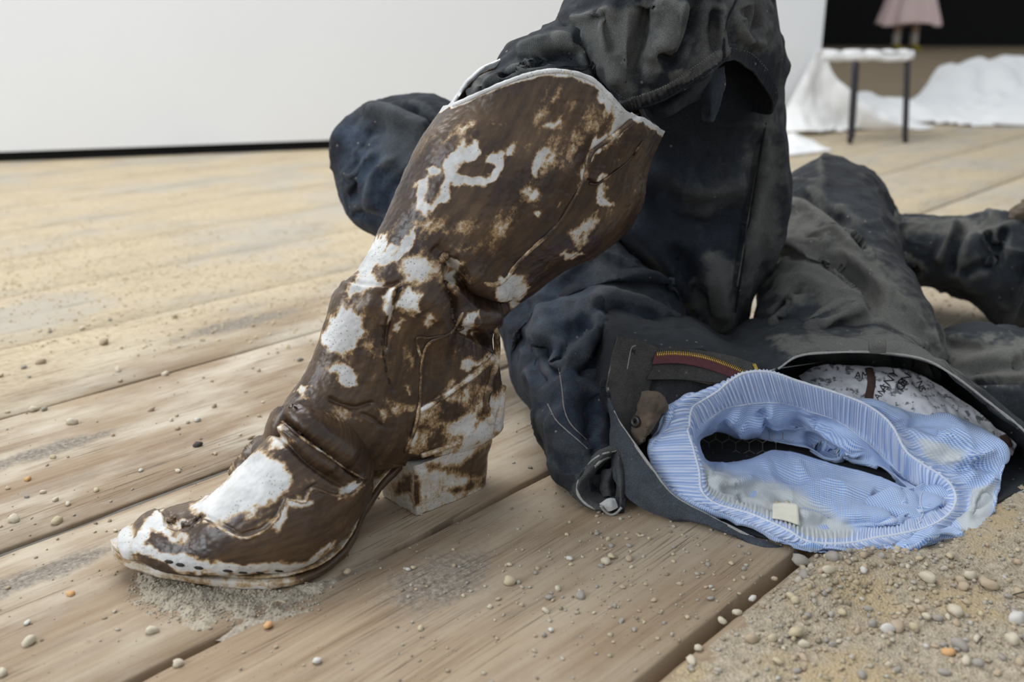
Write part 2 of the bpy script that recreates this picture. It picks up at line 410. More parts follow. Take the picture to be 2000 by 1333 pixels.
# white partition wall; a black strip below paints the shade of its open gap
M_WALL = plain('white_wall_paint', (.84, .85, .86), .85, .02, 3)
M_BLACK = plain('unlit_black', (.004, .004, .0045), .95, .3, 4)  # black colour stands in for the unlit dark of hall and wall gap
wa = np.array([-1.647, 3.221]); wb = np.array([-.614, 3.556]); wd = (wb-wa)/np.linalg.norm(wb-wa); wn = np.array([-wd[1], wd[0]])
def wallbox(name, s0, s1, d0, d1, z0, z1, mat):
    P = [wa+wd*s+wn*d for s, d in ((s0, d0), (s1, d0), (s1, d1), (s0, d1))]
    v = [(*p, z0) for p in P]+[(*p, z1) for p in P]
    return link(name, new_mesh(name, v, [(3, 2, 1, 0), (4, 5, 6, 7), (0, 1, 5, 4), (1, 2, 6, 5), (2, 3, 7, 6), (3, 0, 4, 7)], mat, False))
# right end of the wall as seen at the doorway edge
rr = ray(1602, 120); k_ = rr[0]/rr[1]
s_end = (k_*wa[1]-wa[0])/(wd[0]-k_*wd[1])
ZW = at(330, 291, 3.39)[2]
tag(wallbox('wall_back', -6, s_end, 0, .18, .034, 3.4, M_WALL), kind='structure', label='plain white partition wall behind the boot')
tag(wallbox('gap_shade_strip', -6, s_end-.02, .03, .15, -.001, .034, M_BLACK), kind='structure', label='black strip painting the shaded gap under the white partition wall')
M_FARFLOOR = plain('brown_far_floor', (.27, .20, .118), .95, .25, 3)  # darker brown slab laid over the far floorboards
ef = link('floor_far', boxmesh('floor_far', (2.0, 5.2, -.04), (15.9, 16.2, .0015), M_FARFLOOR)); tag(ef, kind='structure', label='darker brown floor beyond the crumpled sheets')
# dark hall beyond: black walls, plus an unseen roof added to shade its floor
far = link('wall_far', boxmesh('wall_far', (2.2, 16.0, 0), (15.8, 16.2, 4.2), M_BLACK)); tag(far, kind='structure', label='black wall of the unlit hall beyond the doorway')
rf = link('shade_roof', boxmesh('shade_roof', (2.2, 14.6, 3.4), (15.8, 16.2, 3.6), M_BLACK)); tag(rf, kind='structure', label='unseen black roof added to shade the far hall')
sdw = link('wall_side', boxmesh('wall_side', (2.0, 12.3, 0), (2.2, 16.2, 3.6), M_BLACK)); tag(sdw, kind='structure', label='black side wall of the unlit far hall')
# ================================================================== BOOT
def boot_material(name, base=0.0, seed=0.0, soft=1.3):
    """brown waxed skin worn through to white plaster; 'wear' = painted bare patches"""
    t = NT(name); co = t.coord('Object'); wv = t.attr('wear')
    n1 = t.noise(t.map(co, loc=(seed, 0, 0)), 55, 6, .68); n2 = t.noise(co, 330, 4, .65); n0 = t.noise(t.map(co, loc=(0, seed+3, 0)), 14, 4, .6)
    uvs = t.sep(t.coord('UV')); st = t.noise(t.comb(t.math('MULTIPLY', uvs[0], 150.0), t.math('MULTIPLY', uvs[1], 22.0), seed), 1, 5, .65)
    f = t.math('ADD', wv, t.math('MULTIPLY', t.math('SUBTRACT', n1, .5), .95))
    f = t.math('ADD', f, t.math('MULTIPLY', t.math('SUBTRACT', n2, .5), .45))
    f = t.math('ADD', f, t.math('MULTIPLY', t.math('SUBTRACT', st, .5), .55))
    f = t.math('ADD', f, t.math('MULTIPLY', t.math('SUBTRACT', n0, .5), .5))
    f = t.math('ADD', f, base)
    brown = t.ramp(t.math('ADD', t.math('MULTIPLY', n0, .55), t.math('MULTIPLY', st, .45)), [(.36, (.024, .0155, .012)), (.47, (.048, .028, .018)), (.56, (.082, .049, .026)), (.66, (.128, .078, .040))])
    tan = (.36, .235, .115)
    white = t.ramp(t.noise(co, 26, 5, .6), [(.34, (.44, .44, .435)), (.5, (.60, .60, .59)), (.62, (.69, .69, .675))])
    c = t.mix(t.range(f, .30, .47), brown, (.135, .082, .042))
    c = t.mix(t.range(f, .5-.08*soft, .5+.03*soft), c, tan)
    c = t.mix(t.range(f, .5+.01*soft, .5+.10*soft), c, (.56, .49, .385))
    c = t.mix(t.range(f, .5+.06*soft, .5+.20*soft), c, white)
    pit = t.math('MULTIPLY', t.range(t.voro(co, 360), .27, .15), t.range(t.noise(co, 40, 3), .44, .58))
    pit = t.math('MULTIPLY', pit, t.range(f, .55, .7))
    c = t.mix(t.math('MULTIPLY', pit, .7), c, (.16, .13, .11))
    wm = t.range(f, .42, .66)
    h = t.math('ADD', t.math('MULTIPLY', n2, .35), t.math('MULTIPLY', n1, .14)); h = t.math('SUBTRACT', h, t.math('MULTIPLY', pit, .8)); h = t.math('ADD', h, t.math('MULTIPLY', wm, -.25))
    rough = t.math('ADD', t.math('MULTIPLY', wm, .26), t.math('MULTIPLY_ADD', n1, .2, .24))
    return t.done(c, rough, t.bump(h, .32, .0012), Specular_IOR_Level=.5)
M_BOOT = boot_material('waxed_plaster_boot')
M_BOOTSOLE = boot_material('worn_plaster_sole', .10, 4.0, 1.9)
M_STITCH = plain('dark_stitch_hole', (.02, .014, .01), .8)

boot = thing('cowboy_boot', tuple(gnd(640, 1060)), 'brown and white worn cowboy boot bent at the ankle with pointed toe and block heel', 'boot')
HN = nrm(np.array([.68, -.73, 0])); BN = nrm(np.array([.463, -.886, 0]))
# ---- sole: near edge traced, the rest by its width
SOLE = [(222, 1086, .016, .004), (236, 1096, .0145, .011), (262, 1108, .011, .019), (305, 1121, .007, .028), (360, 1133, .004, .036), (430, 1142, .0015, .043), (520, 1147, .0006, .047), (600, 1133, .0006, .048),
        (655, 1103, .003, .046), (690, 1062, .008, .043), (712, 1012, .0165, .040), (742, 962, .028, .037), (780, 920, .041, .034), (822, 890, .0525, .0325), (880, 872, .0555, .0325), (930, 855, .0565, .030), (962, 842, .057, .023), (976, 834, .057, .010)]
ns = len(SOLE); SC_ = []
for i, (x, y, z, hw) in enumerate(SOLE):
    f = sm(7, 12, i); n = nrm(BN*(1-f)+HN*f)
    P = gnd(x, y, z+.005); SC_.append((P-n*(hw+.0035), n, hw, z))
def sole_grid(thick, grow, nr=220, nc=64, zoff=0.0):
    C = crom([c[0] for c in SC_], np.linspace(0, ns-1, nr)); N = nrm(crom([c[1] for c in SC_], np.linspace(0, ns-1, nr)))
    hw = crom([[c[2]] for c in SC_], np.linspace(0, ns-1, nr))[:, 0]+grow; zb = crom([[c[3]] for c in SC_], np.linspace(0, ns-1, nr))[:, 0]
    ph = np.arange(nc)/nc*2*math.pi; c = np.sign(np.cos(ph))*abs(np.cos(ph))**.32; s = np.sign(np.sin(ph))*abs(np.sin(ph))**.5
    C[:, 2] = zb+thick/2+zoff
    return C[:, None]+(N*hw[:, None])[:, None]*c[None, :, None]+np.array([0, 0, thick/2])*s[None, :, None]
G = sole_grid(.0105, .0035); S = Surf(G).wrinkle((90, 90, 90), .0006, 3)
d_, t_ = pdist(S.x, S.y, [(640, 1110), (700, 1050), (740, 960), (800, 895), (830, 880)])
wear = .52-.45*np.exp(-(d_/70)**2)-.25*sm(560, 640, S.x)*sm(820, 700, S.x)
sole = grid('sole', S.V, M_BOOTSOLE, boot, True, {'wear': wear}, cap0=True, cap1=True); sole['label'] = 'worn whitish outsole with dusty edge'
G = sole_grid(.0035, .0012, zoff=.0105); S = Surf(G).wrinkle((200, 200, 200), .0004, 5)
welt = grid('welt', S.V, M_BOOTSOLE, sole, True, {'wear': np.full(S.x.shape, .44)+.1*sm(500, 300, S.x)}, cap0=True, cap1=True)
TREE_WELT = bvh(S.V, stp=1)

# ---- heel block
fm = np.array([-.107, .863, 0]); hu = nrm(np.array([.74, .67, 0])); hn = nrm(np.array([.67, -.74, 0]))
def heel_outline(front, length, hw, n=120):
    pts = [(front, hw), (front+length*.35, hw*1.02), (front+length*.7, hw*.98), (front+length*.92, hw*.72), (front+length, 0), (front+length*.92, -hw*.72), (front+length*.7, -hw*.98), (front+length*.35, -hw*1.02), (front, -hw)]
    q = curve(np.array(pts), 90); fr = np.stack([np.full(30, front), np.linspace(-hw, hw, 32)[1:-1]], 1)
    return np.concatenate([q, fr])
rows = []
for z, f in [(.0, -.003), (.0008, 0), (.004, .0004), (.015, .0), (.03, .0), (.045, .0012), (.053, .0022), (.0578, .003)]:
    k = z/.058; o = heel_outline(-.001-f*.5-.006*k, .104-.004*(1-k)+.008*k+f, .0268+.0058*k+f)
    rows.append([fm+hu*a+hn*b+np.array([0, 0, z]) for a, b in o])
G = crom(np.array(rows), np.linspace(0, 7, 90)); S = Surf(G).wrinkle((60, 60, 60), .0009, 8).wrinkle((220, 220, 220), .0003, 9)
wear = .62+.12*fbm(S.V*60, 93, 2)-.62*S.paint([([(905, 905), (965, 860), (972, 900), (940, 935), (890, 925), (850, 915)], 14), ([(875, 958), (955, 925), (960, 945), (890, 965)], 8, .7), ([(830, 905), (870, 905), (860, 920), (835, 920)], 7, .6),
                        ([(955, 835), (975, 830), (970, 860), (900, 880), (905, 868)], 7, .7), ([(808, 930), (818, 930), (820, 985), (810, 990)], 6, .8), ([(770, 945), (805, 925), (800, 960), (775, 965)], 10, .9)])
heel = grid('heel', S.V, M_BOOTSOLE, boot, True, {'wear': wear}, cap0=True, cap1=True); heel['label'] = 'white pitted block heel'
# heel seat line (rand) running round the heel top
P = []
for a, b in heel_outline(-.001, .1105, .0378)[:90]: P.append(fm+hu*a+hn*b+np.array([0, 0, .0665]))
cord('rand', P, .0024, M_BOOTSOLE, sole, 8, attrs={'wear': np.full((90, 8), .5)})

# ---- upper: sections from boot top to toe
MP0 = np.array([-.118, .862]); MPD = nrm(np.array([.85, .50]))
def mp(x, y):
    v = ray(x, y); m = np.array([-MPD[1], MPD[0]]); t = (m@(MP0-CAM[:2]))/(m@v[:2]); return CAM+v*t
SH = [((1040, -90), (1375, 20), .064), ((985, 10), (1330, 120), .064), ((930, 112), (1287, 232), .065), ((880, 208), (1250, 330), .065), ((840, 268), (1238, 395), .066), ((800, 345), (1205, 452), .064), ((770, 412), (1150, 495), .060),
      ((738, 475), (1092, 522), .053), ((703, 530), (1038, 568), .047), ((655, 578), (985, 610), .043), ((638, 640), (958, 650), .042), ((622, 692), (968, 705), .041), ((592, 745), (974, 765), .041), ((557, 790), (972, 812), .041), ((541, 826), (955, 838), .040)]
st = [(mp(*a), mp(*b), w, .0) for a, b, w in SH]
YT = np.array([(215, 1078), (232, 1062), (250, 1050), (268, 1028), (300, 1006), (340, 999), (375, 989), (430, 948), (500, 878), (541, 838), (560, 800)])
def topz(c):
    zs = np.linspace(c[2], .25, 600); x, y = proj(np.stack([np.full(600, c[0]), np.full(600, c[1]), zs], 1))
    yt = np.interp(x, YT[:, 0], YT[:, 1]); k = np.argmax(y < yt); return np.array([c[0], c[1], zs[k]])
def scen(i): return SC_[i][0]*[1, 1, 0]+np.array([0, 0, SC_[i][3]+.0115])
B13 = scen(13); B12 = scen(12); B11 = scen(11); B10 = scen(10)
def onY(x, y, c): return at(x, y, c[1])
st += [(onY(520, 856, scen(9)), (scen(14)+scen(13))/2, .038, .1), (onY(487, 893, scen(8)), B12, .038, .2), (onY(460, 920, scen(8)), B11, .040, .28), (topz(scen(7)*.5+scen(8)*.5), scen(10)*.5+scen(9)*.5, .0425, .32)]
for i in (7, 6, 5, 4, 3, 2, 1): st.append((topz(scen(i)), scen(i)-np.array([0, 0, {1: -.001, 2: .001, 3: .004, 4: .007}.get(i, .0085)]), SC_[i][2]+{1: -.004, 2: -.001}.get(i, .0032), .30 if i > 3 else .15))
NR, NC = 820, 560
V = sections(st, NR, NC, 2.15)
# trim the top to the scalloped lip
x, y = proj(V); ph = np.arange(NC)/NC*2*math.pi
LIPN = np.array([(870, 209), (880, 209), (920, 190), (960, 171), (1020, 148), (1075, 137), (1120, 141), (1160, 156), (1190, 185), (1218, 218), (1240, 226), (1262, 232), (1300, 260)])
LIPF = np.array([(870, 209), (880, 205), (900, 170), (935, 132), (975, 114), (1050, 92), (1120, 95), (1200, 130), (1245, 190), (1262, 230), (1300, 262)])
near = np.sin(ph) > 0
Vn = V.copy(); NTOP = []
for c in range(NC):
    lip = LIPN if near[c] else LIPF
    above = y[:, c] < np.interp(x[:, c], lip[:, 0], lip[:, 1])
    k = np.nonzero(above[:NR//3])[0]; NTOP.append(k[-1] if len(k) else 0)
NTOP = np.array(NTOP, float); ker = np.hanning(15); ker /= ker.sum()
NTOP = np.convolve(np.concatenate([NTOP[-7:], NTOP, NTOP[:7]]), ker, 'valid')
for c in range(NC):
    tt = np.linspace(NTOP[c], NR-1, NR); i = np.minimum(tt.astype(int), NR-2); f = (tt-i)[:, None]
    Vn[:, c] = V[i, c]*(1-f)+V[i+1, c]*f
U = Surf(Vn); V_PLAIN = Vn.copy()
# soft body: dents and bulges
U.wrinkle((13, 13, 13), .0026, 21, 2).re()
# big collapsed folds at the back of the ankle
U.fold([(870, 505), (890, 530), (925, 572), (965, 596), (1015, 608)], 13, -.017, .10).re()
U.fold([(880, 520), (878, 560), (888, 600), (880, 640)], 9, -.009, .15)
U.fold([(905, 540), (960, 565), (1010, 575)], 26, .006, .2)
U.fold([(890, 615), (930, 625), (985, 620)], 18, .008, .2)
U.fold([(885, 640), (930, 655), (985, 690)], 9, -.010, .1).re()
U.fold([(700, 570), (760, 590), (830, 600), (870, 590)], 42, .005, .2)
U.fold([(800, 560), (845, 590), (870, 640), (835, 680)], 26, .005, .2)
U.fold([(845, 480), (880, 510)], 14, -.004, .2).re()
# instep rolls
U.fold([(552, 790), (590, 822), (640, 858), (700, 905)], 24, .0065, .12)
U.fold([(546, 812), (586, 846), (632, 880), (680, 915), (712, 936)], 5.5, -.0075, .06).re()
U.fold([(538, 830), (575, 862), (615, 895), (660, 925)], 12, .0045, .1)
U.fold([(528, 838), (565, 868), (605, 905), (650, 935), (690, 955)], 6, -.0070, .06).re()
U.fold([(635, 775), (665, 790), (695, 797), (735, 785)], 5, -.0035, .15)
U.fold([(700, 805), (730, 820), (750, 840)], 4, -.002, .2)
# tongue seam
U.fold([(655, 540), (700, 552), (740, 557), (785, 552)], 4, -.0032, .05).fold([(655, 548), (700, 562), (760, 566)], 8, .0030, .1)
U.fold([(783, 556), (768, 600), (757, 640), (752, 690)], 4, -.0035, .08).fold([(772, 560), (757, 600), (748, 640)], 7, .0030, .1)
U.fold([(752, 690), (757, 730), (770, 770)], 3, -.0014, .1).re()
# shaft overlap beside the side piping
U.step([(1152, 300), (1200, 262), (1248, 222), (1300, 210), (1300, 420), (1150, 520), (1000, 620), (985, 548), (1040, 485), (1092, 435), (1142, 350)], -.0028, 5)
U.step([(1250, 224), (1268, 262), (1222, 318), (1168, 357), (1143, 347), (1150, 302), (1200, 264)], .0052, 4).re()
# stitched wing toe overlay and counter
TOEW = [(318, 1004), (324, 1030), (345, 1040), (370, 1034), (398, 1015), (424, 1029), (470, 1052), (512, 1041), (545, 1012), (559, 977), (580, 982), (598, 985), (604, 962), (616, 955), (644, 967), (680, 968), (718, 938), (760, 980), (700, 1100), (500, 1180), (200, 1140), (200, 1030), (285, 985)]
U.step(TOEW, .0026, 3).re()
d_, t_ = pdist(U.x, U.y, TOEW[:17]); U.push(-.0012*np.exp(-((d_-8)/2.2)**2)*U.f*(sdf(U.x, U.y, TOEW) > 0)).re()
U.fold(TOEW[4:17], 3.0, .0012, .05)
U.fold([(332, 1008), (345, 1022), (372, 1022), (392, 1008)], 7, -.0035, .1)
COUNT = [(978, 676), (940, 716), (900, 748), (860, 775), (820, 800), (806, 850), (795, 890), (900, 900), (1000, 860)]
U.step(COUNT, .0022, 3).re()
U.wrinkle((60, 60, 60), .0006, 31, 3).wrinkle((260, 260, 260), .00025, 37, 2)
k0 = int(NR*.935); TIP = SC_[1][0]*[1, 1, 0]+np.array([.001, 0, SC_[1][3]+.0145]); sr = np.linspace(0, 1, NR-k0)
base_ = U.V[k0].copy(); c0 = base_.mean(0)
for r_, s_ in zip(range(k0, NR), sr): U.V[r_] = c0+(TIP-c0)*s_+(base_-c0)*math.sqrt(max(0, 1-s_**2.4))
U.re()
# wear, painted where the photograph shows bare plaster
def c2(*p): return [(600+a/2.857, 100+b/2.857) for a, b in p]
def c1(*p): return [(200+a/2.5, 700+b/2.5) for a, b in p]
def c3(*p): return [(500+a/3.3333, 480+b/3.3333) for a, b in p]
PATCH = [
 (c1((440, 700), (560, 600), (720, 480), (800, 440), (880, 520), (900, 620), (840, 690), (760, 720), (640, 800), (560, 810), (480, 760)), 10, .80),
 (c1((120, 930), (150, 830), (220, 780), (320, 740), (300, 800), (420, 870), (380, 880), (250, 830), (220, 900), (300, 930), (430, 960), (520, 1010), (640, 1010), (700, 1030), (1000, 990), (1150, 930), (1000, 1040), (700, 1080), (400, 1010), (150, 950)), 7, .85),
 (c1((330, 790), (400, 770), (480, 790), (400, 830)), 6, .7),
 (c1((660, 600), (640, 680), (560, 740)), 6, -.3),
 (c1((900, 740), (960, 680), (1040, 690), (960, 720)), 5, .7), (c1((1180, 640), (1290, 590), (1260, 650), (1190, 680)), 5, .7),
 (c1((820, 790), (880, 740), (960, 700), (880, 780), (840, 850)), 5, .62),
 (c3((430, 600), (470, 480), (560, 400), (660, 450), (660, 560), (600, 640), (580, 740), (490, 700)), 9, .84),
 (c3((510, 830), (560, 800), (640, 830), (640, 900), (580, 910)), 8, .85),
 (c3((590, 290), (650, 210), (790, 250), (660, 320), (610, 350)), 7, .85), (c3((640, 190), (740, 0), (800, 0), (740, 140), (710, 220)), 6, .9),
 (c3((930, 370), (1000, 290), (1070, 340), (1060, 420), (980, 410)), 8, .95), (c3((900, 540), (930, 440), (960, 460), (930, 560)), 6, .7),
 (c3((920, 110), (950, 0), (985, 0), (945, 125)), 5, .9), (c3((810, 100), (860, 0), (900, 20), (870, 110)), 6, .7),
 (c3((840, 470), (850, 330), (930, 260), (900, 340), (870, 460)), 5, .72),
 (c3((1000, 120), (1080, 60), (1200, 130), (1270, 180), (1280, 290), (1180, 200), (1060, 250), (980, 240)), 14, .66),
 (c3((1280, 90), (1340, 130), (1330, 170), (1290, 130)), 5, .85), (c3((1280, 190), (1330, 190), (1310, 260), (1285, 280)), 6, .85),
 (c3((1580, 310), (1620, 200), (1760, 170), (1770, 300), (1700, 385), (1600, 360)), 7, .8),
 (c3((1350, 530), (1390, 440), (1450, 410), (1430, 480), (1380, 540)), 6, .95), (c3((1360, 810), (1400, 760), (1500, 720), (1440, 790), (1390, 820)), 6, .7),
 (c3((940, 900), (1000, 900), (1030, 980), (990, 990)), 6, .6), (c3((290, 930), (330, 930), (320, 970), (300, 975)), 5, .85), (c3((400, 1060), (560, 1040), (700, 1110), (600, 1150)), 10, .42),
 (c3((90, 1200), (170, 1180), (240, 1290), (130, 1330)), 8, .5),
 (c2((770, 700), (790, 570), (930, 510), (940, 570), (860, 610), (840, 620), (830, 690), (900, 720), (1000, 700), (1070, 650), (960, 620), (970, 590), (1090, 590), (1090, 660), (1010, 750), (880, 770), (800, 760), (780, 850), (750, 840)), 6, .98),
 (c2((670, 650), (730, 640), (760, 665), (740, 695), (690, 695)), 6, .85), (c2((605, 720), (665, 705), (650, 850), (700, 880), (670, 930), (615, 870)), 6, .88), (c2((700, 880), (780, 790), (760, 850), (690, 920)), 5, .6),
 (c2((1250, 650), (1340, 560), (1275, 680)), 4, .75), (c2((1340, 440), (1400, 380), (1410, 410), (1360, 445)), 5, .6), (c2((1130, 540), (1160, 530), (1160, 590), (1135, 590)), 5, .75),
 (c2((1640, 200), (1700, 250), (1790, 370), (1740, 460), (1690, 460), (1720, 360), (1620, 250)), 6, 1.0),
 (c2((1570, 570), (1600, 500), (1660, 490), (1640, 540), (1560, 620)), 5, 1.0), (c2((1540, 610), (1560, 640), (1530, 740), (1500, 740), (1510, 660)), 5, .8),
 (c2((1600, 750), (1640, 700), (1650, 830), (1690, 850), (1620, 860)), 6, .9), (c2((1450, 980), (1600, 910), (1620, 960), (1540, 1060), (1500, 1080), (1480, 1030)), 9, .72),
 (c2((495, 1180), (530, 1010), (580, 985), (555, 1100), (525, 1190)), 5, .95), (c2((400, 1180), (470, 1080), (490, 1100), (440, 1185)), 6, .7), (c2((1275, 870), (1310, 870), (1300, 895), (1280, 895)), 5, .7),
 (c2((1190, 760), (1330, 780), (1310, 820), (1240, 800)), 8, .5), (c2((1380, 890), (1450, 830), (1420, 890)), 5, .6), (c2((1030, 390), (1110, 370), (1080, 410)), 8, .45), (c2((760, 480), (920, 430), (900, 480), (800, 500)), 8, .42),
 (c2((600, 950), (760, 930), (950, 960), (900, 1020), (700, 1030), (620, 1010)), 16, .46), (c2((800, 1070), (900, 1080), (860, 1130)), 8, .55), (c2((1420, 1150), (1540, 1100), (1560, 1120), (1440, 1170)), 5, .7),
 (c2((290, 1200), (400, 1020), (330, 1210)), 6, .8),
 (c3((960, 700), (1010, 640), (1040, 760), (1020, 860), (980, 840)), 8, .45), (c3((1080, 520), (1150, 440), (1180, 490), (1110, 560)), 7, .6), (c3((840, 1000), (950, 1020), (1020, 1060), (900, 1120)), 10, .48), (c3((760, 1060), (840, 1120), (800, 1190)), 8, .5), (c3((1140, 1000), (1300, 900), (1280, 960), (1150, 1060)), 8, .5), (c3((680, 650), (760, 620), (740, 690)), 8, .4),
]
wear = np.maximum(U.paint(PATCH, warp=7, grow=2.0), .75*sm(285, 240, U.x)*sm(1000, 1040, U.y))
rowi = np.arange(NR)[:, None]
lipd = np.concatenate([[np.zeros(NC)], np.cumsum(np.linalg.norm(np.diff(U.V, axis=0), axis=2), 0)])
wear = np.maximum(wear, .72*sm(.0085, .003, lipd))
# cream edges along the counter and down the heel side
d_, _ = pdist(U.x, U.y, [(975, 690), (900, 752), (822, 803)]); wear = np.maximum(wear, .55*np.exp(-(d_/7)**2)*U.f)
inc = sm(4, -6, sdf(U.x, U.y, COUNT))*U.f; wear = np.maximum(wear, .27*inc+.22*inc*np.clip(fbm(U.V*70, 91, 2), -1, 1))
back = 1-U.f; wear = wear+back*.12
# the brown rubs thin in soft clouds between the patches
sd = nrm(at(1075, 170, 1.0)-at(770, 690, .92)); al = U.V@sd
str_ = fbm(np.stack([al*14, (U.V[..., 0]-sd[0]*al)*75, (U.V[..., 2]-sd[2]*al)*75], -1), 79, 3)      # rubbed along the shaft
wear = wear+.17*np.clip(fbm(U.V*24, 77, 3), -.5, 1.2)+.23*np.clip(str_, -.6, 1)*sm(560, 480, U.y)+.17
upper = grid('boot_upper', U.V, M_BOOT, boot, True, {'wear': wear}, thick=.0038, cap1=True)
upper['label'] = 'brown waxed leather-like upper with white bare patches'
TREE_UP = bvh(U.V)
# side piping, seams and welt stitches
def seam(name, poly, rad, w=.45, lift=.0006, n=60, parent=None, flat=.8, mat=None, tree=None):
    P, Ns = on(tree or TREE_UP, poly, n, lift)
    if len(P) < 4: return None
    for _ in range(2): P[1:-1] = (P[:-2]+2*P[1:-1]+P[2:])/4
    r = np.full(len(P), rad); r[0] *= .4; r[-1] *= .4
    r = r*(1+.22*fbm(P*160, 3, 2))
    return cord(name, P, r, mat or M_BOOT, parent or upper, 8, flat=flat, N=Ns, attrs={'wear': np.repeat((w+.25*fbm(P*60, 5, 2))[:, None], 8, 1)})
seam('side_piping', [(1247, 222), (1200, 265), (1152, 301), (1143, 345), (1092, 433), (1040, 483), (1003, 522), (985, 548), (962, 558), (945, 552)], .0026, .42)
seam('strap_edge', [(1150, 358), (1168, 357), (1222, 318), (1256, 275)], .0014, .3)
seam('side_seam', [(905, 610), (880, 650), (840, 668), (826, 692), (822, 740), (818, 800), (806, 850), (790, 884)], .0016, .40)
seam('side_seam', [(868, 655), (838, 660), (814, 662), (822, 700)], .0013, .36)
seam('counter_seam', [(976, 684), (940, 722), (900, 752), (860, 780), (822, 802)], .0023, .66)
seam('ankle_cord', [(968, 640), (978, 660), (974, 690), (962, 730), (948, 790), (962, 826)], .0040, .46)
seam('ankle_cord', [(978, 690), (981, 740), (978, 790), (968, 830)], .0045, .5)
seam('toe_stitching', TOEW[3:17], .0011, .38, .0002)
seam('instep_cord', [(548, 822), (590, 858), (640, 892), (690, 925), (714, 938)], .0012, .5)
seam('lip_bead', [(884, 207), (920, 191), (960, 173), (1020, 150), (1075, 139), (1120, 143), (1160, 158), (1190, 187), (1215, 219)], .0022, .98, .0, 90)
# single dark stitch slits along the welt and tongue seam
def slit(tree, x, y, ang, ln, parent, name='stitch_hole', wd=.0009):
    h = hit(tree, x, y)
    if not h: return
    a = hit(tree, x+math.cos(ang)*3, y+math.sin(ang)*3)
    if not a: return
    T = nrm(a[0]-h[0]); P = h[0][None]+T[None]*np.linspace(-ln/2, ln/2, 5)[:, None]+h[1]*.0002
    cord(name, P, np.array([.3, 1, 1, 1, .3])*wd, M_STITCH, parent, 6, flat=.4, N=np.repeat(h[1][None], 5, 0))
for x, y in ((330, 1098), (352, 1104), (388, 1110), (445, 1116), (474, 1119), (508, 1119), (545, 1116)): slit(TREE_UP, x, y, .12, .008, welt, wd=.0016)
for x, y in ((748, 640), (746, 655), (745, 670), (748, 690), (751, 705), (754, 722), (760, 745)): slit(TREE_UP, x, y, 1.45, .0055, upper)
# ================================================================== DENIM
def denim_material(name, dark=(.0048, .0065, .0095), mid=(.0115, .0155, .022), dusty=(.165, .166, .152), blue=(.016, .025, .043), dustk=0.0, twill=1500):
    t = NT(name); co = t.coord('Object'); uv = t.coord('UV'); du = t.attr('dust'); bl = t.attr('blue')  # the dust attribute also carries the painted fold-crest lightening
    n0 = t.noise(co, 7, 4, .6); n1 = t.noise(co, 34, 6, .68); n2 = t.noise(co, 240, 4, .7)
    U, Vv = t.sep(uv)[:2]
    tw = t.math('SINE', t.math('MULTIPLY', t.math('ADD', U, t.math('MULTIPLY', Vv, .8)), float(twill*6.283/2)))
    c = t.mix(t.range(t.math('ADD', t.math('MULTIPLY', n0, .5), t.math('MULTIPLY', n1, .5)), .36, .64), dark, mid)
    c = t.mix(t.math('MULTIPLY', bl, t.range(n1, .25, .7)), c, blue)
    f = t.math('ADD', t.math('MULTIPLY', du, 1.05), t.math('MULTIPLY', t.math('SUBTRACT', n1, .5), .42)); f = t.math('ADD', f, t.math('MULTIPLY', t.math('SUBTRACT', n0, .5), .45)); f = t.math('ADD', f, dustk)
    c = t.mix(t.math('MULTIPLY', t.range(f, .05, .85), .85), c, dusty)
    c = t.mix(t.range(t.math('ADD', n2, t.math('MULTIPLY', du, .06)), .70, .80), c, (.20, .195, .18))
    c = t.mix(t.math('MULTIPLY', t.range(tw, -.2, .9), .14), c, (.07, .077, .085))
    sp_ = t.math('MULTIPLY', t.range(t.voro(co, 75), .13, .06), t.range(t.noise(co, 13, 2), .50, .60))
    c = t.mix(t.math('MULTIPLY', sp_, .6), c, (.42, .40, .37))
    gr = t.noise(co, 1100, 2, .5); c = t.mix(t.range(gr, .35, .68), t.mix(.42, c, (.001, .0015, .003)), t.mix(.045, c, (.18, .20, .23)))
    h = t.math('ADD', t.math('MULTIPLY', tw, .10), t.math('ADD', t.math('MULTIPLY', n2, .4), t.math('MULTIPLY', n1, .6)))
    return t.done(c, .82, t.bump(h, .5, .0016), Specular_IOR_Level=.25, Sheen_Weight=.03, Sheen_Roughness=.5)
M_DENIM = denim_material('dusty_black_denim')
M_DENIM_B = denim_material('blue_black_denim', (.0045, .0075, .0125), (.0105, .0175, .029), (.085, .094, .10), (.062, .092, .145))
M_DENIM_G = denim_material('grey_dusty_denim', (.010, .0115, .0135), (.020, .023, .027), (.175, .172, .152), (.030, .042, .058), .08)
M_DENIM_IN = denim_material('denim_inside', (.030, .031, .032), (.055, .057, .060), (.12, .115, .105), (.05, .06, .07), .0)
M_THREAD = plain('pale_denim_thread', (.20, .19, .175), .85, .3, 400)
M_EDGE = plain('frayed_denim_edge', (.30, .295, .28), .9, .4, 500)

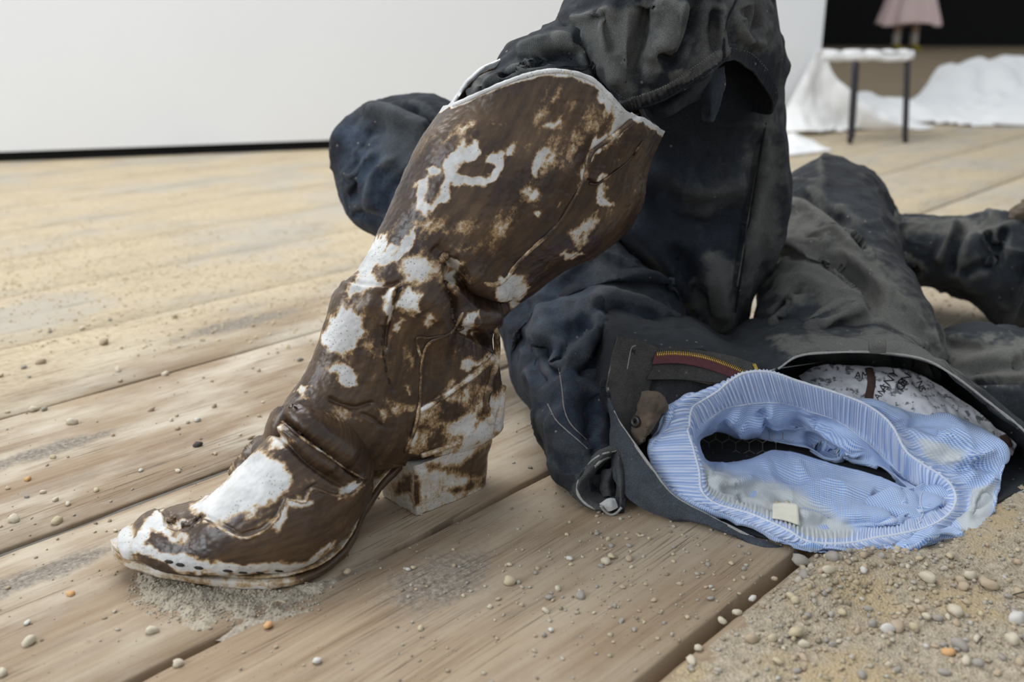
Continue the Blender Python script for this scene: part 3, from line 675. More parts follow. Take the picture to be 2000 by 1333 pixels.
FK = 1.55
def sec(rows): return [(at(*a), at(*b), w) for a, b, w in rows]
def hem_cord(name, tree, poly, rad, mat, parent, n=80, lift=.0004, flat=.6):
    P, Ns = on(tree, poly, n, lift)
    if len(P) < 4: return
    for _ in range(2): P[1:-1] = (P[:-2]+2*P[1:-1]+P[2:])/4
    return cord(name, P, rad*(1+.25*fbm(P*220, 2, 2)), mat, parent, 6, flat=flat, N=Ns)
def stitches(name, tree, poly, parent, n=60, rad=.0005, mat=None):
    """one stitched line: short raised thread dashes joined into one part"""
    P, Ns = on(tree, poly, n*4, .0005)
    vs = []; fs = []
    for i in range(0, len(P)-3, 4):
        a, b = P[i], P[i+2]; T = b-a; L = np.linalg.norm(T)
        if L < 1e-6 or L > .01: continue
        T = T/L; S_ = nrm(np.cross(T, Ns[i])); k = len(vs)
        for p, s_ in ((a, .5), ((a+b)/2, 1), (b, .5)):
            for q in (S_*rad, Ns[i]*rad*.9, -S_*rad): vs.append(p+q*s_)
        for j in (0, 3):
            fs += [(k+j, k+j+1, k+j+4, k+j+3), (k+j+1, k+j+2, k+j+5, k+j+4)]
    if not vs: return
    o = link(name, new_mesh(name, vs, fs, mat or M_THREAD), parent); o['kind'] = 'stuff'; return o

# ------------------------------------------------ trousers A: bent leg whose shin goes into the boot
tA = thing('denim_trousers', tuple(at(1400, 690, 1.2)*[1, 1, 0]), 'dark denim trouser leg bent at the knee, its hem hanging over the boot top', 'trousers')
rows = [((1150, -260, 1.20), (1400, -260, 1.26), .07), ((1120, -140, 1.2), (1470, -140, 1.26), .08), ((1150, 0, 1.2), (1499, 0, 1.27), .085), ((1160, 80, 1.19), (1519, 78, 1.27), .085), ((1165, 200, 1.19), (1521, 200, 1.27), .08), ((1165, 300, 1.19), (1523, 300, 1.27), .078),
        ((1170, 400, 1.2), (1519, 400, 1.27), .076), ((1205, 480, 1.21), (1497, 492, 1.26), .07), ((1262, 560, 1.21), (1463, 572, 1.25), .06), ((1325, 630, 1.22), (1441, 640, 1.24), .045), ((1362, 668, 1.22), (1428, 682, 1.23), .03), ((1380, 700, 1.22), (1420, 705, 1.23), .02)]
S = Surf(sections(sec(rows), 300, 240, 2.2))
S.wrinkle((11, 11, 9), .010, 41, 3).re().creases((14, 14, 8), .009, 141).creases((30, 30, 20), .0022, 143)
for f in [([(1490, 250), (1478, 330), (1462, 420), (1446, 520), (1432, 610)], 7, -.007), ([(1500, 260), (1490, 340), (1474, 430), (1456, 520)], 9, .006),
          ([(1260, 300), (1330, 360), (1400, 370), (1460, 330)], 26, .010), ([(1250, 360), (1320, 430), (1400, 440), (1460, 390)], 22, -.010), ([(1215, 410), (1300, 500), (1360, 600)], 22, .010), ([(1300, 470), (1350, 540), (1400, 640)], 18, -.008), ([(1380, 480), (1400, 560), (1410, 640)], 16, .007), ([(1500, 60), (1515, 85), (1505, 120)], 14, .006)]: S.fold(f[0], f[1]*.95, f[2]*FK).re()
S.floor()
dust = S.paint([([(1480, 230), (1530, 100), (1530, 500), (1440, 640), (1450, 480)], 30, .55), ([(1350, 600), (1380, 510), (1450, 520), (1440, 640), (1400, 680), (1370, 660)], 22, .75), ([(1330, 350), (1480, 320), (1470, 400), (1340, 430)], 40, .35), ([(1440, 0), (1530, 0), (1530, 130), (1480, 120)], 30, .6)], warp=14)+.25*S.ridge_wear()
blue = S.paint([([(1230, 300), (1470, 280), (1440, 640), (1340, 640), (1200, 440)], 40, .8)])
thighA = grid('thigh', S.V, M_DENIM, tA, True, {'dust': dust, 'blue': blue}, cap0=True, cap1=True)
TT = bvh(S.V)
hem_cord('side_seam', TT, [(1496, 240), (1482, 320), (1466, 420), (1450, 520), (1436, 610)], .0016, M_DENIM, thighA)
hem_cord('seam_edge', TT, [(1487, 290), (1470, 380), (1455, 470), (1440, 560)], .0011, M_THREAD, thighA)
# cuff stuffed into the boot
rows = [((930, 320, .955), (1205, 400, 1.03), .045), ((912, 250, .955), (1215, 330, 1.04), .05), ((905, 192, .95), (1215, 255, 1.05), .052), ((930, 146, .96), (1225, 195, 1.06), .055), ((985, 112, .98), (1240, 165, 1.07), .06), ((1045, 75, 1.0), (1270, 150, 1.08), .065), ((1090, 50, 1.02), (1320, 130, 1.1), .07), ((1135, 0, 1.05), (1380, 90, 1.12), .075), ((1170, -80, 1.06), (1440, 0, 1.15), .08), ((1200, -200, 1.08), (1460, -100, 1.18), .08)]
S = Surf(sections(sec(rows), 220, 220, 2.1)); S.wrinkle((20, 20, 20), .006, 47, 3).re().creases((22, 22, 26), .004, 147)
for f in [([(950, 150), (1010, 130), (1090, 105), (1150, 110)], 14, -.007), ([(920, 185), (990, 145), (1080, 118)], 10, .005), ([(1000, 110), (1080, 80), (1150, 90)], 16, .006), ([(1120, 60), (1160, 110), (1180, 160)], 10, -.008), ([(915, 170), (925, 200), (930, 220)], 6, .003), ([(935, 150), (940, 190)], 5, -.003)]: S.fold(f[0], f[1]*.95, f[2]*FK).re()
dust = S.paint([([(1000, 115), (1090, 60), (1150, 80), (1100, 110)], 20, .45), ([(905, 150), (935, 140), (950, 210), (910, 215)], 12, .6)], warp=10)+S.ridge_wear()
cuff = grid('stuffed_cuff', S.V, M_DENIM, tA, True, {'dust': dust, 'blue': dust*0+.15}, cap0=True, cap1=True)
# shin panel with its open hem
R0 = [(1180, 158, 1.0), (1203, 200, .985), (1232, 217, .975), (1300, 197, .975), (1362, 156, .98), (1415, 118, .995), (1462, 132, 1.06), (1494, 168, 1.10), (1503, 222, 1.14), (1450, 215, 1.18), (1350, 220, 1.18), (1250, 210, 1.13), (1188, 170, 1.06)]
R0b = [(1170, 135, .998), (1190, 172, .98), (1225, 188, .966), (1290, 168, .966), (1354, 126, .972), (1414, 88, .99), (1466, 98, 1.06), (1501, 132, 1.10), (1511, 180, 1.14), (1450, 180, 1.18), (1350, 180, 1.18), (1245, 175, 1.13), (1175, 140, 1.06)]
R1 = [(1128, 75, 1.0), (1158, 118, .972), (1215, 128, .955), (1285, 105, .952), (1352, 62, .96), (1420, 30, .985), (1478, 38, 1.06), (1512, 72, 1.10), (1518, 92, 1.14), (1450, 100, 1.19), (1350, 80, 1.19), (1240, 70, 1.14), (1150, 60, 1.06)]
R2 = [(1085, 30, 1.02), (1130, 30, .985), (1200, 25, .96), (1275, 0, .955), (1350, -30, .965), (1420, -55, .985), (1470, -40, 1.06), (1495, 0, 1.10), (1505, 30, 1.14), (1450, 20, 1.2), (1350, 0, 1.2), (1230, 0, 1.15), (1120, 10, 1.08)]
R3 = [(1130, -60, 1.04), (1170, -70, .995), (1230, -85, .97), (1290, -110, .965), (1350, -130, .97), (1420, -150, .995), (1460, -140, 1.06), (1480, -110, 1.10), (1485, -90, 1.14), (1450, -100, 1.2), (1350, -110, 1.2), (1250, -100, 1.15), (1160, -80, 1.09)]
R4 = [tuple(np.array(p)+np.array([10, -170, .02])) for p in R3]
_r4 = PX([R4])[0]; _c = np.mean(_r4, 0)+np.array([0, .03, .04]); R5 = [_c+(p-_c)*np.array([.75, .75, .6]) for p in _r4]; R6 = [_c+(p-_c)*.05+np.array([0, 0, .012]) for p in _r4]
V = rings(PX([R0, R0b, R1, R2, R3, R4])+[R5, R6], 300, 300)
S = Surf(V); S.wrinkle((16, 16, 16), .0045, 53, 3).re().creases((28, 18, 10), .0055, 153)
for f in [([(1270, -10), (1262, 40), (1245, 110), (1230, 180)], 17, -.011), ([(1290, -10), (1290, 60), (1270, 130)], 16, .006), ([(1370, -10), (1352, 40), (1325, 90), (1290, 140)], 15, -.014), ([(1330, -10), (1315, 50), (1290, 110)], 15, .008), ([(1200, -10), (1185, 50), (1195, 130), (1215, 180)], 15, .007), ([(1165, 20), (1190, 60), (1200, 110)], 11, -.006), ([(1412, 0), (1408, 60), (1414, 118)], 6, .004), ([(1400, 10), (1396, 70), (1402, 110)], 9, -.006), ([(1110, 40), (1140, 35), (1180, 20)], 10, .004), ([(1440, 20), (1450, 70), (1500, 90)], 12, .006), ([(1460, 10), (1475, 60)], 10, -.007)]: S.fold(f[0], f[1]*.95, f[2]*FK).re()
row = np.concatenate([[np.zeros(300)], np.cumsum(np.linalg.norm(np.diff(S.V, axis=0), axis=2), 0)])
S.push(.0022*sm(.017, .0155, row)*sm(-1, .5, row))
ang = np.arange(300)[None, :]/300*2*math.pi
S.push(.0009*np.sin(ang*95+2*np.sin(ang*7))*sm(.018, .013, row)*sm(.0, .004, row)).re()
S.wrinkle((90, 90, 90), .0006, 55, 2)
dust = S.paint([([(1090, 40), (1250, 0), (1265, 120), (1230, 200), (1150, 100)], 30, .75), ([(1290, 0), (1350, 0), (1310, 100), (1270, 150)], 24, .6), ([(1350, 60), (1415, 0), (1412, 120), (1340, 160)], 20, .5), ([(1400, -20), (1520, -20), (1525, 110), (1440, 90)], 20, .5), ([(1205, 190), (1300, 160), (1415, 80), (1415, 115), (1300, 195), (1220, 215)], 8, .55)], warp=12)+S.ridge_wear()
shin = grid('shin', S.V, M_DENIM, tA, True, {'dust': dust, 'blue': dust*0+.2}, thick=.0022)
TS = bvh(S.V)
stitches('hem_stitching', TS, [(1200, 178), (1228, 192), (1295, 170), (1356, 130), (1413, 92)], shin, 46)
stitches('hem_stitching', TS, [(1420, 92), (1465, 104), (1500, 138)], shin, 18)
hem_cord('hem_edge', TS, [(1206, 203), (1234, 214), (1300, 193), (1360, 154), (1412, 119)], .0012, M_DENIM, shin)
hem_cord('side_seam', TS, [(1440, -5), (1418, 45), (1414, 80), (1414, 112)], .0016, M_DENIM, shin)
# loose flap and rolled lining inside the hem
V = patchgrid(PX([[(1372, 150, 1.02), (1392, 140, 1.02), (1415, 128, 1.03)], [(1370, 190, 1.025), (1392, 185, 1.015), (1414, 178, 1.03)], [(1366, 236, 1.04), (1385, 240, 1.02), (1398, 238, 1.03)]]), 40, 30)
S = Surf(V, False, CAM).wrinkle((40, 40, 40), .003, 3); grid('torn_flap', S.V, M_DENIM_B, tA, False, {'dust': np.full(V.shape[:2], .25), 'blue': np.full(V.shape[:2], .5)}, thick=.002, off=0)
V = patchgrid(PX([[(1262, 205, 1.0), (1300, 195, 1.0), (1350, 165, 1.0), (1400, 140, 1.01)], [(1275, 222, 1.0), (1305, 212, .99), (1340, 190, 1.0), (1390, 160, 1.02)], [(1300, 228, 1.01), (1312, 222, 1.0), (1345, 205, 1.02), (1385, 180, 1.05)], [(1300, 215, 1.05), (1320, 205, 1.06), (1350, 190, 1.08), (1380, 170, 1.1)]]), 60, 60)
S = Surf(V, False, CAM).wrinkle((40, 40, 40), .002, 5); grid('rolled_lining', S.V, M_DENIM, tA, False, {'dust': np.full(V.shape[:2], .2), 'blue': np.full(V.shape[:2], .2)}, thick=.002, off=0)

# ------------------------------------------------ trousers B: lying with the open waist towards the viewer
tB = thing('denim_trousers', tuple(gnd(1500, 1000)), 'black denim trousers lying with open fly and gaping waist, blue shorts inside', 'trousers')
# left leg: knee raised behind the boot
rows = [((1150, 1008, .862), (1185, 1000, .862), .012), ((1120, 1000, .868), (1205, 975, .872), .025), ((1085, 940, .900), (1212, 900, .905), .038), ((1060, 838, .972), (1212, 780, .965), .052), ((1038, 770, 1.05), (1262, 662, 1.03), .075), ((1002, 735, 1.10), (1348, 620, 1.14), .095), ((975, 655, 1.16), (1262, 532, 1.18), .095), ((930, 600, 1.21), (1160, 440, 1.22), .092), ((850, 548, 1.25), (1040, 310, 1.26), .09), ((772, 478, 1.28), (930, 226, 1.29), .09), ((718, 440, 1.30), (856, 184, 1.31), .085), ((682, 398, 1.31), (770, 182, 1.32), .07), ((663, 330, 1.315), (705, 212, 1.32), .045), ((661, 292, 1.32), (676, 248, 1.32), .02)]
S = Surf(sections(sec(rows), 460, 300, 2.1)); S.wrinkle((10, 10, 10), .008, 61, 3).re().creases((15, 15, 15), .008, 161).creases((30, 30, 30), .0018, 163)
for f in [([(735, 188), (790, 205), (850, 245)], 9, -.011), ([(700, 215), (760, 222), (850, 262)], 13, .007), ([(700, 300), (720, 260), (760, 250)], 12, -.004), ([(665, 330), (690, 345), (720, 300)], 8, .004), ([(685, 400), (690, 350), (720, 300)], 9, -.006), ([(672, 380), (700, 340), (735, 290)], 8, .004), ([(690, 410), (720, 430), (750, 440)], 10, -.007), ([(720, 420), (730, 350), (780, 300)], 12, .006), ([(760, 430), (765, 370), (820, 330)], 12, -.005),
          ([(1140, 580), (1200, 578), (1280, 600), (1340, 640)], 11, .006), ([(1150, 600), (1210, 600), (1290, 625)], 12, -.006), ([(1225, 600), (1190, 640), (1170, 690), (1120, 730)], 16, -.014), ([(1180, 610), (1150, 660), (1110, 720)], 14, .010), ([(1160, 620), (1110, 650), (1070, 700)], 16, -.010), ([(1095, 730), (1060, 700), (1065, 660)], 18, -.009), ([(1240, 640), (1200, 720), (1160, 790)], 16, .006), ([(1170, 760), (1150, 830), (1165, 900)], 20, -.013), ([(1040, 560), (1060, 620), (1050, 690)], 20, .007), ([(1000, 640), (1030, 690), (1060, 760)], 14, -.006), ([(1065, 790), (1100, 860), (1160, 905)], 26, .006),
          ([(1070, 890), (1110, 920), (1150, 925)], 14, .005)]: S.fold(f[0], f[1]*.95, f[2]*FK).re()
S.step([(1206, 884), (1182, 890), (1160, 908), (1138, 938), (1134, 963), (1150, 984), (1178, 993), (1212, 986)], -.035, 7).re()
S.wrinkle((55, 55, 55), .0012, 63, 3).floor().re()
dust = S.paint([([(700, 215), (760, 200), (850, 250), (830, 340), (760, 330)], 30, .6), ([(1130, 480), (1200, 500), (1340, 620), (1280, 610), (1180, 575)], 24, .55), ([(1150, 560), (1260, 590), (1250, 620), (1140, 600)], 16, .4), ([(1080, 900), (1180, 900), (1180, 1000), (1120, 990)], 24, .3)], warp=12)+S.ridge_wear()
blue = S.paint([([(660, 240), (760, 240), (830, 300), (790, 440), (690, 430)], 30, 1.0), ([(980, 560), (1200, 520), (1300, 640), (1150, 900), (1040, 780)], 50, .55)], warp=10)
legL = grid('left_leg', S.V, M_DENIM_B, tB, True, {'dust': dust, 'blue': blue}, cap0=True, cap1=True); legL['label'] = 'blue-black leg with raised knee behind the boot'
TL = bvh(S.V)
hem_cord('pocket_stitching', TL, [(1092, 720), (1098, 760), (1102, 800), (1115, 830), (1145, 860)], .0008, M_THREAD, legL)
hem_cord('pocket_stitching', TL, [(1070, 790), (1085, 820), (1105, 840), (1130, 862), (1147, 878)], .0008, M_THREAD, legL)
# pelvis: from the waist rim back into the legs
RIM = [(1478, 742, .945), (1520, 722, .955), (1560, 697, .965), (1625, 690, .968), (1712, 690, .968), (1800, 702, .965), (1860, 733, .955), (1925, 782, .945), (1995, 838, .93), (2050, 900, .91), (2030, 945, .895), (1985, 968, .885), (1925, 1015, .855), (1860, 1052, .825), (1760, 1078, .80), (1650, 1085, .786), (1560, 1078, .79), (1480, 1055, .80), (1395, 1014, .825), (1310, 966, .85), (1262, 905, .875), (1225, 850, .895), (1200, 815, .91), (1184, 772, .925), (1192, 715, .94), (1207, 657, .955), (1290, 684, .96), (1390, 692, .962)]
rim = [at(*p) for p in RIM]; cen = np.mean(rim, 0)
def shift(k, dy, dz=0.0, sq=1.0):
    o = []
    for p in rim:
        v = p-cen; q = cen+v*np.array([k, k, k*sq])+np.array([.0, dy, dz]); q[2] = max(q[2], .003); o.append(q)
    return o
V = rings([rim, shift(1.035, .022, .001), shift(1.05, .05, .0), shift(1.03, .09, .0), shift(.95, .16, -.006), shift(.8, .24, -.02)], 200, 520)
S = Surf(V); S.wrinkle((22, 22, 22), .0035, 71, 3).re().creases((30, 30, 30), .003, 171)
for f in [([(1215, 830), (1235, 880), (1270, 940)], 10, .003), ([(1180, 870), (1190, 930), (1215, 980)], 12, -.006)]: S.fold(f[0], f[1]*.95, f[2]*FK).re()
S.V[..., 2] = np.where(S.V[..., 2] < .014, .0016, S.V[..., 2]); S.re()
dust = S.paint([([(1500, 660), (1900, 640), (2000, 800), (1850, 720), (1700, 690), (1560, 695)], 16, .8), ([(1190, 780), (1260, 880), (1330, 960), (1240, 960), (1200, 860)], 16, .5)], warp=8)
pel = grid('waist', S.V, M_DENIM_G, tB, True, {'dust': dust, 'blue': dust*0+.3}, thick=.0024)
TP = bvh(S.V, stp=1)
# right leg: thigh to raised knee
rows = [((1456, 735, 1.05), (1845, 748, 1.045), .045), ((1458, 705, 1.09), (1850, 715, 1.09), .066), ((1472, 655, 1.15), (1838, 672, 1.14), .074), ((1478, 600, 1.22), (1808, 622, 1.2), .078), ((1484, 530, 1.31), (1775, 560, 1.28), .080), ((1491, 465, 1.40), (1752, 500, 1.34), .080), ((1506, 415, 1.47), (1738, 470, 1.39), .078), ((1535, 376, 1.53), (1732, 445, 1.43), .07), ((1590, 362, 1.57), (1735, 425, 1.46), .05), ((1650, 368, 1.58), (1735, 415, 1.48), .02)]
S = Surf(sections(sec(rows), 360, 280, 2.15)); S.wrinkle((11, 11, 11), .008, 81, 3).re().creases((17, 9, 17), .0085, 181).creases((34, 20, 34), .0022, 183)
for f in [([(1545, 372), (1600, 400), (1655, 440), (1700, 490)], 10, -.012), ([(1535, 385), (1590, 420), (1640, 460), (1690, 520)], 11, .006), ([(1490, 470), (1560, 480), (1640, 470)], 13, .006), ([(1500, 500), (1580, 500), (1650, 520), (1720, 600)], 12, -.006), ([(1560, 460), (1590, 458), (1610, 465)], 6, -.005), ([(1630, 480), (1700, 540), (1760, 600), (1810, 650)], 9, .007), ([(1600, 500), (1680, 560), (1740, 640)], 12, -.006), ([(1500, 560), (1560, 545), (1620, 570), (1700, 590)], 12, .006),
          ([(1480, 640), (1540, 580), (1560, 560)], 12, -.008), ([(1500, 650), (1545, 610), (1560, 570)], 9, .008), ([(1545, 640), (1530, 600), (1545, 575)], 13, -.009), ([(1440, 700), (1560, 665), (1700, 600)], 10, .007), ([(1480, 690), (1580, 660), (1660, 640)], 9, -.006), ([(1560, 660), (1640, 600), (1700, 610)], 14, .006), ([(1700, 620), (1760, 660), (1820, 690)], 12, .006), ([(1620, 640), (1700, 650), (1790, 690)], 16, -.006)]: S.fold(f[0], f[1]*.95, f[2]*FK).re()
S.wrinkle((50, 50, 50), .0012, 83, 3).floor().re()
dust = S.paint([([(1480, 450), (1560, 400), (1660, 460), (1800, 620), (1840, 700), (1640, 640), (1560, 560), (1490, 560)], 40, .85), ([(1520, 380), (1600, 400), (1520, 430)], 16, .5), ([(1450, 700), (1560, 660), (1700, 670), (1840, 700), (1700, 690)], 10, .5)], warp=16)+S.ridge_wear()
blue = S.paint([([(1500, 640), (1560, 560), (1700, 620), (1800, 680), (1600, 680)], 30, .7), ([(1550, 370), (1700, 380), (1720, 480), (1600, 420)], 20, .7)])
legR = grid('right_leg', S.V, M_DENIM_G, tB, True, {'dust': dust, 'blue': blue}, cap0=True, cap1=True); legR['label'] = 'grey dusty thigh running back to the knee'
rows = [((1555, 372, 1.60), (1590, 500, 1.56), .05), ((1600, 366, 1.60), (1640, 545, 1.55), .065), ((1660, 364, 1.59), (1695, 560, 1.52), .07), ((1722, 385, 1.57), (1745, 562, 1.50), .07), ((1752, 424, 1.55), (1780, 560, 1.49), .065), ((1800, 424, 1.53), (1822, 562, 1.48), .065), ((1865, 420, 1.51), (1875, 575, 1.46), .068), ((1930, 420, 1.49), (1920, 604, 1.44), .07), ((1985, 422, 1.47), (1958, 636, 1.43), .072), ((2030, 425, 1.46), (2000, 655, 1.42), .072)]
S = Surf(sections(sec(rows), 260, 220, 2.15)); S.wrinkle((12, 12, 12), .007, 91, 3).re().creases((14, 18, 18), .008, 191).creases((30, 34, 34), .0022, 193)
for f in [([(1640, 365), (1690, 390), (1705, 440), (1702, 500)], 9, -.012), ([(1665, 370), (1715, 400), (1725, 440)], 9, .008), ([(1738, 395), (1735, 440), (1722, 500)], 8, -.014), ([(1745, 440), (1745, 490), (1790, 515), (1810, 510)], 9, .007), ([(1700, 500), (1750, 520), (1800, 530)], 13, -.014), ([(1870, 425), (1855, 460), (1830, 520)], 9, .008), ([(1885, 428), (1870, 470), (1855, 540)], 9, -.008), ([(1910, 450), (1935, 490), (1945, 530)], 7, .008), ([(1925, 450), (1948, 490)], 8, -.010), ([(1965, 440), (1950, 490), (1947, 525)], 8, -.009), ([(1870, 540), (1910, 520), (1940, 520)], 10, -.006)]: S.fold(f[0], f[1]*.95, f[2]*FK).re()
S.floor().re()
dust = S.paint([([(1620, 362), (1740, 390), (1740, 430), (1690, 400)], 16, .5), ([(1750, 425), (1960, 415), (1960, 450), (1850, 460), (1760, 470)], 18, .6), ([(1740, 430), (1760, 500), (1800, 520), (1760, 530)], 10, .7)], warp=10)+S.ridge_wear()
shinR = grid('right_shin', S.V, M_DENIM_G, tB, True, {'dust': dust, 'blue': dust*0+.6}, cap0=True, cap1=True)
# turned hem of the far leg
rows = [((1975, 424, 1.47), (1945, 605, 1.42), .074), ((1990, 424, 1.465), (1960, 640, 1.415), .078), ((2012, 424, 1.46), (1985, 650, 1.41), .078)]
S = Surf(sections(sec(rows), 40, 160, 2.2)).wrinkle((40, 40, 40), .002, 3).floor(); grid('hem_band', S.V, M_DENIM, shinR, True, {'dust': np.full(S.x.shape, .25), 'blue': np.full(S.x.shape, .2)}, thick=.003)
# ------------------------------------------------ waist details of trousers B
M_RED = plain('dark_red_zip_tape', (.075, .018, .022), .8, .35, 200)
M_BRASS = plain('brass', (.55, .36, .10), .35, .3, 200, Metallic=1.0)
M_IRON = plain('tarnished_button', (.045, .042, .04), .45, .4, 300, Metallic=.7)
M_BROWNW = denim_material('stained_waistband', (.032, .029, .026), (.060, .055, .049), (.15, .14, .125), (.06, .055, .05), .08)
def sheet(name, rows, mat, parent, nr=60, nc=60, thick=.0022, wr=.0015, sc=45, seed=1, dust=.25, blue=.1, folds=(), off=0):
    V = patchgrid(PX(rows), nr, nc); S = Surf(V, False, CAM)
    for f in folds: S.fold(*f).re()
    S.wrinkle((sc,)*3, wr, seed, 3)
    o = grid(name, S.V, mat, parent, False, {'dust': np.full(V.shape[:2], dust), 'blue': np.full(V.shape[:2], blue)}, thick=thick, off=off)
    return o, bvh(S.V, False, 1), S
# waistband end folded up with its buttonhole
wbf, TW, _ = sheet('waistband_end', [[(1207, 656, .952), (1246, 664, .955), (1290, 682, .958)], [(1194, 705, .935), (1232, 722, .938), (1274, 735, .945)], [(1185, 765, .92), (1220, 782, .922), (1258, 795, .93)], [(1203, 812, .905), (1226, 830, .908), (1244, 842, .915)], [(1226, 850, .893), (1234, 862, .895), (1236, 868, .90)]], M_BROWNW, tB, 80, 50, .0026, .0012)
hem_cord('waistband_seam', TW, [(1286, 690), (1268, 745), (1252, 800), (1238, 855)], .0009, M_EDGE, wbf)
hem_cord('waistband_edge', TW, [(1208, 660), (1196, 706), (1187, 765), (1204, 812), (1226, 850)], .0014, M_EDGE, wbf)
bh = on(TW, [(1230, 682), (1238, 690), (1232, 705), (1226, 715)], 20, .0007)
cord('buttonhole', bh[0], np.interp(np.linspace(0, 1, 20), [0, .3, 1], [.0036, .0034, .0012]), plain('black_hole', (.004, .004, .004), .9), wbf, 8, flat=.2, N=bh[1])
bh = on(TW, [(1224, 722), (1228, 700), (1233, 680), (1241, 676)], 20, .0008); cord('buttonhole_stitching', bh[0], .0009, M_THREAD, wbf, 6, N=bh[1])
# front edge of the waistband running down to the floor
fe, TF, _ = sheet('waist_front', [[(1186, 768, .918), (1203, 814, .90), (1228, 852, .885), (1265, 906, .865), (1312, 966, .842), (1396, 1014, .818), (1482, 1056, .795), (1560, 1080, .782)],
    [(1192, 800, .915), (1200, 850, .895), (1222, 900, .875), (1258, 950, .853), (1310, 1000, .832), (1395, 1030, .812), (1480, 1066, .79), (1560, 1088, .779)],
    [(1196, 850, .91), (1196, 905, .89), (1210, 950, .868), (1242, 985, .85), (1300, 1010, .834), (1395, 1028, .822), (1480, 1062, .80), (1560, 1085, .79)]], M_DENIM_B, tB, 60, 160, .0028, .0022, 40, 9, .5, .6)
hem_cord('waist_front_edge', TF, [(1190, 772), (1205, 816), (1230, 854), (1267, 908), (1314, 968), (1397, 1015), (1482, 1057)], .0015, M_EDGE, fe, 120)
# fly: denim facing, red zip tape, brass teeth and slider
fly, TFl, _ = sheet('fly_facing', [[(1286, 681, .957), (1330, 680, .958), (1390, 688, .958), (1440, 700, .955), (1480, 712, .95)], [(1276, 715, .948), (1330, 708, .95), (1390, 716, .95), (1440, 728, .945), (1482, 738, .94)], [(1262, 742, .938), (1330, 742, .94), (1390, 748, .94), (1430, 752, .945), (1470, 752, .95)]], M_BROWNW, tB, 50, 70, .002, .0012, 45, 4, .15)
tape, TTp, _ = sheet('zip_tape', [[(1279, 692, .951), (1320, 690, .952), (1370, 696, .952), (1420, 712, .949), (1470, 735, .94)], [(1274, 712, .944), (1320, 710, .945), (1370, 718, .945), (1420, 735, .942), (1465, 758, .935)]], M_RED, fly, 16, 60, .0012, .0006)
teeth = on(TTp, [(1284, 693), (1320, 691), (1370, 697), (1420, 713), (1458, 730)], 150, .0006)
for i in range(0, len(teeth[0])-3, 3):
    P = teeth[0][i]; T = nrm(teeth[0][min(i+2, len(teeth[0])-1)]-teeth[0][i]); N_ = teeth[1][i]; S_ = nrm(np.cross(T, N_))
    cord('zip_tooth', [P-S_*.0024, P, P+S_*.0022], [.0006, .0007, .0006], M_BRASS, tape, 5)
P, N_ = on(TFl, [(1471, 712), (1476, 722), (1480, 730)], 8, .002); cord('zip_slider', P, [.0008, .002, .0022, .002, .002, .0018, .0015, .0008], M_BRASS, fly, 8, flat=.5, N=N_)
# grey lining of the left front and crumpled rusty waistband end with its button
sheet('fly_lining', [[(1258, 745, .945), (1310, 742, .952), (1370, 748, .955), (1420, 768, .955)], [(1262, 790, .935), (1310, 785, .945), (1350, 788, .95), (1390, 800, .955)], [(1270, 850, .925), (1295, 850, .93), (1330, 840, .94), (1360, 830, .95)]], M_DENIM_IN, tB, 50, 50, .002, .0012)
M_RUST = plain('rust_stained_denim', (.085, .062, .045), .9, .8, 60)
bt, TBt, _ = sheet('button_tab', [[(1252, 765, .91), (1275, 762, .905), (1300, 785, .905)], [(1250, 790, .905), (1278, 785, .893), (1302, 800, .90)], [(1240, 830, .90), (1270, 815, .888), (1290, 812, .895)], [(1238, 855, .895), (1262, 842, .885), (1275, 840, .89)], [(1245, 870, .89), (1258, 862, .885), (1268, 850, .89)]], M_RUST, tB, 50, 40, .003, .004, 60, 12)
h = hit(TBt, 1244, 824)
if h:
    a, n_ = h; u_ = nrm(np.cross(n_, [0, 0, 1])); v_ = np.cross(n_, u_)
    V = np.array([[a+n_*z+(u_*math.cos(k)+v_*math.sin(k))*r for k in np.linspace(0, 2*math.pi, 24, endpoint=False)] for z, r in ((.0, .0052), (.0025, .006), (.004, .0055), (.0042, .0035), (.0034, .001))])
    grid('fly_button', V, M_IRON, bt, True, cap1=True)
# belt loops
def loop(name, quad, tree, par, lift=.003):
    P = [hit(tree, x, y) for x, y in quad]
def belt_loop(px, par):
    rows_ = [[(px[0], px[1], .962), (px[0]+px[2], px[1], .962)], [(px[0]-1, px[1]+10, .957), (px[0]+px[2]+1, px[1]+10, .957)], [(px[0], px[1]+22, .958), (px[0]+px[2], px[1]+22, .958)]]
    o, tr, S = sheet('belt_loop', rows_, M_DENIM_G, par, 16, 16, .005, .0006, 60, 3, .95)
    for dx in (5, px[2]-5): hem_cord('loop_stitching', tr, [(px[0]+dx, px[1]+2), (px[0]+dx, px[1]+11), (px[0]+dx, px[1]+20)], .0008, M_THREAD, o, 12)
    hem_cord('loop_bartack', tr, [(px[0]+2, px[1]+19), (px[0]+px[2]/2, px[1]+20), (px[0]+px[2]-2, px[1]+19)], .0011, M_EDGE, o, 14)
belt_loop((1698, 666, 31), pel)
hem_cord('waistband_edge', TP, [(1500, 728), (1530, 714), (1562, 698), (1625, 692), (1712, 692), (1800, 704), (1860, 735), (1925, 784), (1994, 840)], .0011, M_EDGE, pel, 160)
P = crom(np.array([at(x, y-1, Y-.002) for x, y, Y in RIM[1:10]]), np.linspace(0, 8, 160)); cord('rim_edge', P, .0012*(1+.2*fbm(P*200, 3, 2)), M_EDGE, pel, 6)
P = crom(np.array([at(x, y-1, Y-.002) for x, y, Y in RIM[9:15]]), np.linspace(0, 5, 90)); cord('rim_edge', P, .0012*(1+.2*fbm(P*200, 3, 2)), M_EDGE, pel, 6)
